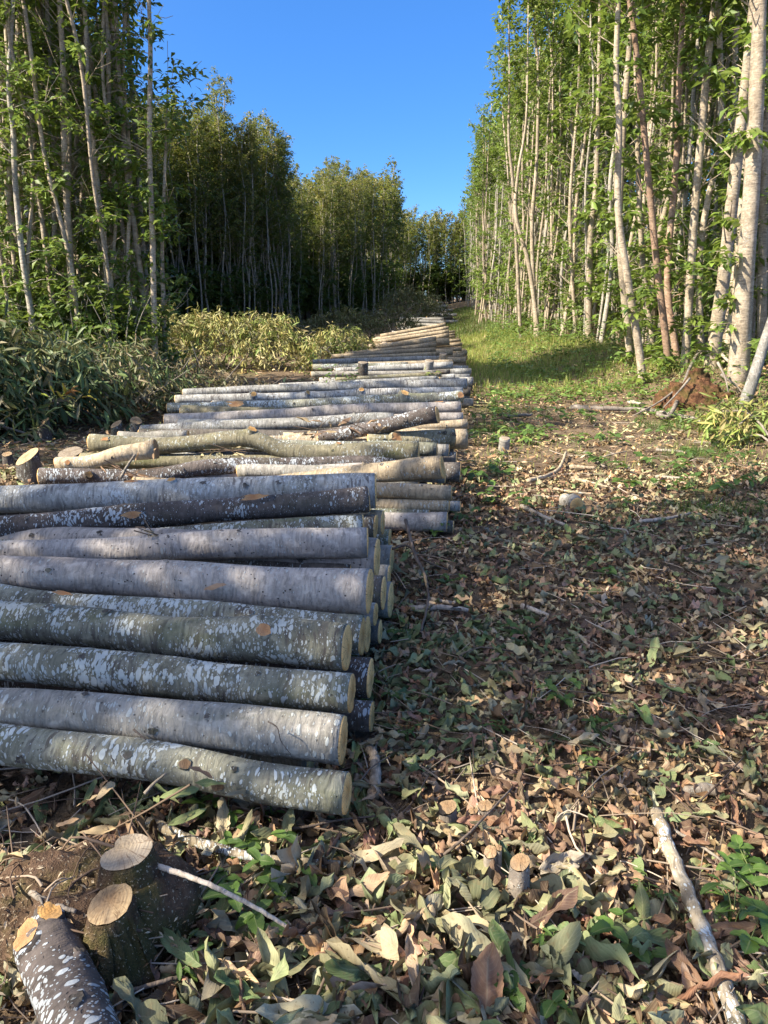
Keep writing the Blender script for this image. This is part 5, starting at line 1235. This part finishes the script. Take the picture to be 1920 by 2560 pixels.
# ------------------------------------------------------------------ green ground plants
def grass():
    r = np.random.default_rng(81); A = Acc()
    def put(n, x, y, h, wd, cols, lean=.45, shape='lance'):
        az = r.random(n) * 6.283
        t = norm(np.stack([np.cos(az) * lean, np.sin(az) * lean, np.ones(n)], 1) + r.normal(size=(n, 3)) * .15)
        nn = norm(np.stack([np.cos(az), np.sin(az), .1 * np.ones(n)], 1))
        V, F, U, idx = leaf_batch(np.stack([x, y, tz(x, y) - .01], 1), t, nn, h, wd, bend=r.uniform(.2, 1.3, n), phi=.3, ns=3, shape='lance', seed=int(r.integers(1e6)))
        c = np.array(cols)[r.integers(len(cols), size=n)] * r.uniform(.7, 1.3, (n, 1)); A.add(V, F, c[idx], U)
    G1 = [(.20, .28, .05), (.27, .34, .07), (.14, .22, .035), (.36, .37, .11), (.42, .37, .15)]
    n = 60000; y = 12.5 + 19 * r.random(n) ** 1.1; x = r.uniform(1.2, 6.5, n)
    xl = 1.35 + (y - 12) * .085
    k = (x > xl) & (x < xr(y) + .8) & (r.random(n) < .22 + .95 * sstep(11.5, 17, y + (fbm(x, y, 5) - .5) * 5 + (x - 3) * .8))
    x, y = x[k], y[k]; put(len(x), x, y, r.uniform(.05, .20, len(x)), r.uniform(.008, .02, len(x)), G1)
    n = 9000; y = r.uniform(30, 62, n); x = xr(y) - r.uniform(-.6, 3.2, n); put(n, x, y, r.uniform(.12, .3, n), .035, [(.08, .12, .03), (.11, .15, .04), (.06, .10, .025)])
    n = 7000; y = r.uniform(7, 13, n); x = r.uniform(.6, 5.2, n); k = (fbm(x * .9, y * .9, 15, 3) > .52) & (x > .55 + (y - 5) * .13); x, y = x[k], y[k]
    put(len(x), x, y, r.uniform(.04, .13, len(x)), r.uniform(.004, .010, len(x)), G1)
    n = 2500; cx = np.array([(2.45, 5.55), (1.9, 2.35), (3.1, 7.6), (1.25, 9.2), (3.4, 9.4)])[r.integers(5, size=n)]; x = cx[:, 0] + r.normal(size=n) * .18; y = cx[:, 1] + r.normal(size=n) * .10
    put(n, x, y, r.uniform(.06, .17, n), .005, [(.06, .12, .025), (.09, .15, .03)], lean=.8)
    tag(mk_obj('grass', A.mesh('grass', smooth=False), M['grass']), 'yellow green grass beside the track, bright where the sun reaches it', 'grass', kind='stuff')
    # small broad leaved herbs and bramble runners
    B = Acc(); n = 14000
    y = 8.2 + 24 * r.random(n) ** 1.25; x = r.uniform(.6, 8.0, n)
    k = (x > .75 + (y - 5) * .125) & (x < xr(y) + 1.6) & (r.random(n) < np.clip(.95 * sstep(.46, .60, fbm(x * 1.0, y * .8, 19, 3)) + .7 * sstep(-1.4, -.2, x - xr(y)), 0, 1)); x, y = x[k], y[k]; n = len(x)
    hh = r.uniform(.02, .20, n) * (1 + 1.6 * sstep(-1.0, .3, x - xr(y))) * np.where(y > 14, 1.15, .8)
    az = r.random(n) * 6.283
    for q in range(3):
        a2 = az + q * 2.1 + r.normal(size=n) * .3; L = r.uniform(.05, .10, n)
        V, F, U, idx = leaf_batch(np.stack([x, y, tz(x, y) + hh], 1), np.stack([np.cos(a2), np.sin(a2), r.normal(size=n) * .3], 1), norm(np.stack([r.normal(size=n) * .3, r.normal(size=n) * .3, np.ones(n)], 1)), L, L * .75, bend=.4, phi=.5, ns=2, shape='ovate', seed=q)
        c = np.array([(.09, .17, .03), (.13, .22, .045), (.06, .12, .025), (.19, .26, .06)])[r.integers(4, size=n)] * r.uniform(.75, 1.25, (n, 1)); B.add(V, F, c[idx], U)
    tag(mk_obj('ground_cover', B.mesh('ground_cover', smooth=False), M['herb']), 'low leafy herbs spread over the bank and the track edge', 'ground cover', kind='stuff')
grass()

def plant_mesh(seed, kind):
    r = np.random.default_rng(seed); S_ = Acc(); Lf = Acc()
    ns = {'trefoil': 4, 'sprig': 5, 'runner': 7}[kind]
    for k in range(ns):
        az = r.random() * 6.283; h = r.uniform(.06, .16) * (1.0 if kind != 'runner' else .7); sp = r.uniform(.03, .10) * (1 if kind != 'runner' else 1.9)
        e = np.array((math.cos(az) * sp, math.sin(az) * sp, h)); V, F = tube(smooth_path([(0, 0, -.02), e * (.35, .35, .7), e], 6), np.linspace(.0022, .0012, 6), 5, caps=False); S_.add(V, F, (.14, .17, .06))
        for q in range(3 if kind != 'sprig' else 4):
            a2 = az + (q - 1) * 1.7 + r.normal() * .2 if kind != 'sprig' else r.random() * 6.28
            L = r.uniform(.045, .085) * (1.15 if q == 1 else .95)
            base = e if kind != 'sprig' else e * r.uniform(.5, 1)
            V, F, U, idx = leaf_batch(base[None] + 0, np.array([(math.cos(a2), math.sin(a2), r.normal() * .2 + .05)]), norm(np.array([(r.normal() * .25, r.normal() * .25, 1.0)])), L, L * (.78 if kind != 'sprig' else .5), bend=r.uniform(.2, .8), phi=r.uniform(.3, .9), ns=12, sides=(-1, -.5, 0, .5, 1), shape='ovate' if kind != 'sprig' else 'lance', serr=.06, wav=.06, seed=int(r.integers(1e6)))
            c = np.array([(.06, .125, .022), (.085, .155, .03), (.045, .095, .02)])[int(r.integers(3))] * r.uniform(.8, 1.25); Lf.add(V, F, c, U)
    return S_.mesh('stem'), Lf.mesh('leaves')
PK = {k: [plant_mesh(400 + i * 7 + len(k), k) for i in range(3)] for k in ('trefoil', 'sprig', 'runner')}
M['pstem'] = (lambda k: k.done(k.pbsdf(k.attr('Col').outputs['Color'], .6, .3)))(NT('plant_stem'))
rp = np.random.default_rng(14)
def plant(label, u, v, sc=1.0, kind='trefoil', name='bramble_seedling', lift=0.0, grp=None):
    p = at_g(u, v); sm, lm = PK[kind][int(rp.integers(3))]
    o = empty(name, (p.x, p.y, p.z + lift), rp.random() * 6.28); o.scale = (sc * .72,) * 3
    mk_obj('stem', sm, M['pstem'], o); mk_obj('leaves', lm, M['herb'], o)
    return tag(o, label, 'plant', grp)
plant('bright bramble seedling in front of the front log, sunlit', 570, 2050, 1.1)
plant('yellow green small sprig right of the bright bramble seedling', 668, 2050, .6, 'sprig', 'seedling')
plant('dark green bramble leaves above the middle of the pale peeled stick', 590, 2215, 1.1, 'runner')
plant('bramble leaves right above the pale peeled stick', 690, 2190, 1.0)
plant('large dark bramble leaves just below the pale peeled stick', 625, 2330, 1.25)
plant('pair of round green leaves beside the end of the pale peeled stick', 740, 2270, .9)
plant('green seedling at the bottom among the big khaki leaves', 470, 2440, .8, 'sprig', 'seedling')
plant('bramble seedling at the bottom edge right of centre', 1335, 2540, 1.0)
plant('bright green seedling with upright leaves near the fallen grey stub', 1545, 2400, 1.1)
plant('bramble seedling below the sapling stumps', 1370, 2420, .8, 'sprig', 'seedling')
plant('dark oval leaved shoot crossing the white lichened pole', 1830, 2330, 1.3, 'sprig', 'seedling')
plant('dark leaved shoot cut by the right edge beside the white lichened pole', 1905, 2300, 1.3, 'runner')
plant('green leaf shoot left of the white lichened pole top', 1625, 2270, .8, 'sprig', 'seedling')
plant('dark bramble seedling in the open shaded litter', 1300, 1600, 1.0)
plant('pair of green leaves in the middle of the shaded litter', 1240, 1840, .8, 'sprig', 'seedling')
plant('bright bramble leaves left of the sunlit leaf patch', 1405, 1765, 1.0)
plant('three leaved seedling below the sunlit leaf patch', 1500, 1840, .7)
plant('tiny seedling under the three leaved one', 1475, 1925, .6)
plant('seedling at the dark foot of the second log end', 940, 1750, .9, 'runner')
plant('small ivy like plant behind the decayed branch', 1015, 1855, .7, 'sprig', 'seedling')
plant('green plant with four broad leaves before the leaf heap', 1500, 1455, 1.1)
plant('bramble runner at the near stack corner', 985, 1585, .9, 'runner')
plant('dark leaved bramble in the shaded litter at left of centre', 1130, 1470, .8)
plant('bright bramble leaves at the split dark log end', 1090, 1345, 1.1)
plant('lime green seedling right of the split dark log end', 1150, 1370, .8, 'sprig', 'seedling')
plant('bramble leaves right of the white spotted log', 1165, 1300, 1.2, 'runner')
plant('bramble leaves under the small jutting blue grey end', 1210, 1260, 1.3, 'runner')
for i, (u, v) in enumerate([(1195, 1000), (1210, 1060), (1240, 1030), (1260, 990), (1190, 1110), (1290, 1060), (1330, 1090), (1360, 1060), (1385, 1010), (1420, 1050), (1440, 1120), (1240, 1180), (1200, 1210), (1300, 1280), (1480, 1060), (1520, 1110), (1560, 1020), (1600, 1060), (1530, 1180), (1650, 1100), (1700, 1060),
                            (1730, 1150), (1780, 1120), (1800, 1180), (1840, 1150), (1880, 1120), (1690, 1200), (1740, 1240), (1820, 1250), (1880, 1220), (1610, 1230), (1550, 1280), (1900, 1290), (1640, 1180), (1760, 1080), (1850, 1050), (1450, 940), (1530, 920), (1580, 950), (1640, 990)]):
    plant('leafy bramble plant scattered on the open floor between the stacks and the right stand', u, v, 1.2 + .9 * rp.random(), ['runner', 'trefoil', 'sprig'][i % 3], grp='bramble plants of the open floor')

# things caught on the logs
def caught(label, cu, cv, Y, n, L, cols, seed, cat='dead leaves', name='leaf_tuft', spread=.05, twig=True):
    r = np.random.default_rng(seed); c = np.array(at_y(cu, cv, Y)); root = empty(name, tuple(c))
    pos = r.normal(size=(n, 3)) * (spread, spread * .5, spread * .35); az = r.random(n) * 6.283
    t = np.stack([np.cos(az), np.sin(az) * .6, r.normal(size=n) * .45 + .05], 1); nn = norm(np.stack([r.normal(size=n) * .5, r.normal(size=n) * .5 - .5, np.ones(n)], 1)); Ls = L * r.uniform(.7, 1.2, n)
    V, F, U, idx = leaf_batch(pos, t, nn, Ls, Ls * .4, bend=r.uniform(-.4, 1.2, n), phi=r.uniform(.4, 2.2, n), ns=8, shape='lance', serr=.04, wav=.15, crum=.15, seed=seed)
    cc = np.array(cols)[r.integers(len(cols), size=n)] * r.uniform(.8, 1.2, (n, 1))
    mk_obj('leaves', mk_mesh('leaves', V, F, col=cc[idx], luv=U), M['litter'] if cat != 'plant' else M['herb'], root)
    if twig:
        T = Acc()
        for q in range(3):
            d = norm(np.array((r.normal(), r.normal() * .4, r.normal() * .35))) * spread * 2.2
            V, F = tube(smooth_path([-d, r.normal(size=3) * .01, d], 7), np.linspace(.0035, .0018, 7), 5, caps=False); T.add(V, F, (.14, .10, .07))
        mk_obj('twigs', T.mesh('twigs'), M['twig'], root)
    return tag(root, label, cat)
DRY = [(.30, .20, .12), (.38, .29, .17), (.22, .14, .09)]; SAP = [(.10, .20, .04), (.14, .26, .05), (.07, .15, .03)]
caught('single curled brown leaf stuck on the thickest smooth log', 508, 1476, 2.88, 1, .11, [(.34, .22, .14)], 1, spread=.001, twig=False, name='dead_leaf')
caught('dry leaf tuft lying on the dotted smooth log', 395, 1336, 3.38, 5, .06, DRY, 2)
caught('wilted brown leaves hanging on the diagonal dark log', 885, 1062, 6.25, 9, .13, DRY, 3, spread=.09)
caught('wilted brown leaves beside the crooked log, left of the diagonal log', 800, 1075, 6.3, 10, .13, DRY, 4, spread=.10)
caught('dry hanging leaf bunch under the crooked log', 562, 1127, 5.65, 10, .11, [(.40, .36, .20), (.32, .27, .15)], 5, spread=.09)
caught('wilted leaves with upright twigs on the long dark log', 335, 1182, 5.25, 10, .12, DRY, 6, spread=.10)
caught('small green sprout on the pale grey log at left', 455, 1062, 8.0, 6, .10, SAP, 7, 'plant', 'green_sprig', .04)
caught('green sprigs on the thin white log, left cluster', 830, 945, 10.8, 12, .12, SAP, 8, 'plant', 'green_sprig', .12)
caught('green sprigs on the thin white log, middle cluster', 880, 942, 10.8, 10, .12, SAP, 9, 'plant', 'green_sprig', .10)
caught('green sprig on the mossy curved log end', 1080, 930, 11.1, 10, .10, [(.2, .24, .05), (.14, .2, .04)], 10, 'plant', 'green_sprig', .09)
caught('green sprig in the gap at the left of the third stack', 822, 921, 12.4, 10, .12, SAP, 11, 'plant', 'green_sprig', .10)
caught('yellow and orange wilted leaf spray before the big sage heap', 175, 985, 8.35, 12, .16, [(.50, .42, .05), (.35, .42, .06), (.45, .20, .05)], 12, 'leaves', 'leaf_spray', .12)
caught('leaves lying against the left side of the mossy stump mound', 60, 2190, 1.62, 16, .10, DRY + [(.2, .22, .1)], 21, spread=.10)
caught('leaves lying behind the grey heart shaped stump cut', 330, 2040, 1.85, 18, .10, DRY + [(.16, .2, .08)], 22, spread=.12)
caught('leaves gathered at the right foot of the mossy stump mound', 400, 2330, 1.50, 14, .09, DRY + [(.2, .22, .1)], 23, spread=.09)
def thread(label, pts, rad, mat, name='twig'):
    P = smooth_path([at_y(u, v, y) for (u, v, y) in pts], 14); V, F = tube(P, np.linspace(rad, rad * .5, 14), 6); tag(mk_obj(name, mk_mesh(name, V, F), M[mat]), label, 'twig')
thread('thin dark curved twig lying over the plain grey log second from the front', [(*z5(1112, 1085), 2.06), (*z5(1150, 1110), 2.035), (*z5(1165, 1165), 2.02), (*z5(1207, 1222), 2.0)], .0022, 'stick_dark')
thread('short twig stub standing between the two front logs', [(*z5(555, 1118), 2.12), (*z5(605, 1160), 2.07)], .004, 'stick_dark')
thread('broken brown twig leaning on the underside of the front log', [(*z5(600, 1385), 1.84), (*z5(640, 1340), 1.86), (*z5(688, 1300), 1.87)], .006, 'stick')

# shrubs of large leaves at the foot of the stands
ps = scatter(26, lambda x, y: -x / y < .58 and x < -3.75 - (y - 11) * .1, -8.5, -3.7, 11.8, 14.0, .5, 91)
stand('leafy_shrub', SH, ps, 'leafy undergrowth shrub between the stems of the left stand', 'undergrowth shrubs of the left stand', cat='shrub', stem='stem_grey', smin=.55, smax=1.15)
ps = scatter(34, lambda x, y: x > xr(y) + .25, 4, 9.5, 10.5, 26, .7, 92)
stand('leafy_shrub', SH, ps, 'leafy undergrowth shrub at the foot of the right stand', 'undergrowth shrubs of the right stand', cat='shrub', smin=.5, smax=1.25)
# ------------------------------------------------------------------ camera, sun, sky
cd = bpy.data.cameras.new('camera'); cam = bpy.data.objects.new('camera', cd); COL.objects.link(cam)
cam.location = (0, 0, CAMH); cam.rotation_euler = (math.pi / 2 - PITCH, 0, 0)
cd.sensor_fit = 'VERTICAL'; cd.sensor_height = 24.0; cd.lens = 24.0 * FPX / H0
cd.clip_start = .05; cd.clip_end = 3000
SC.camera = cam
SUN_AZ, SUN_EL = math.radians(-110), math.radians(40)
sv = Vector((math.sin(SUN_AZ) * math.cos(SUN_EL), math.cos(SUN_AZ) * math.cos(SUN_EL), math.sin(SUN_EL)))
ld = bpy.data.lights.new('sun', 'SUN'); ld.energy = 4.4; ld.angle = math.radians(.53); ld.color = (1, .89, .72)
sun = bpy.data.objects.new('sun', ld); COL.objects.link(sun); sun.rotation_euler = sv.to_track_quat('Z', 'Y').to_euler()
sun.location = sv * 60
w = bpy.data.worlds.new('World'); SC.world = w; w.use_nodes = True
nt = w.node_tree; bg = nt.nodes['Background']
sk = nt.nodes.new('ShaderNodeTexSky'); sk.sky_type = 'NISHITA'; sk.sun_disc = False
sk.sun_elevation = SUN_EL; sk.sun_rotation = SUN_AZ % (2 * math.pi)
sk.air_density = .7; sk.dust_density = .3; sk.ozone_density = 10.0; sk.altitude = 0
hs = nt.nodes.new('ShaderNodeHueSaturation'); hs.inputs['Saturation'].default_value = 1.09
nt.links.new(sk.outputs[0], hs.inputs['Color'])
def wn(ty, op=None, *ins):
    n = nt.nodes.new(ty)
    if op: n.operation = op
    for i, v in enumerate(ins):
        if isinstance(v, bpy.types.NodeSocket): nt.links.new(v, n.inputs[i])
        else: n.inputs[i].default_value = v
    return n
tcw = nt.nodes.new('ShaderNodeTexCoord').outputs['Generated']
zz = wn('ShaderNodeSeparateXYZ', None, tcw).outputs[2]
# clear autumn sky: less brightening towards the horizon than the model's, plus an added warm glow towards the sun that fills the shade
mr = wn('ShaderNodeMapRange', None, zz, 0.0, .55, .72, 1.0); mr.interpolation_type = 'SMOOTHSTEP'
flat = wn('ShaderNodeVectorMath', 'SCALE', hs.outputs[0]); nt.links.new(mr.outputs[0], flat.inputs['Scale'])
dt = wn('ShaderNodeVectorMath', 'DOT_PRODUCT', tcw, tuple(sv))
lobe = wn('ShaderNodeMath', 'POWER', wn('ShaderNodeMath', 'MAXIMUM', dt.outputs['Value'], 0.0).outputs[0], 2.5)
fill_glow = wn('ShaderNodeVectorMath', 'SCALE', (5.4, 4.7, 3.4)); nt.links.new(lobe.outputs[0], fill_glow.inputs['Scale'])
sm = wn('ShaderNodeVectorMath', 'ADD', flat.outputs[0], fill_glow.outputs[0])
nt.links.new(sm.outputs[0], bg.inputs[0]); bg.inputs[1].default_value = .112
vs = SC.view_settings; vs.view_transform = 'Standard'; vs.look = 'None'; vs.gamma = 1; vs.exposure = 1.5
SC.cycles.max_bounces = 6; SC.cycles.transparent_max_bounces = 4; SC.cycles.diffuse_bounces = 3; SC.cycles.transmission_bounces = 3
SC.cycles.use_denoising = True
SC.render.film_transparent = False
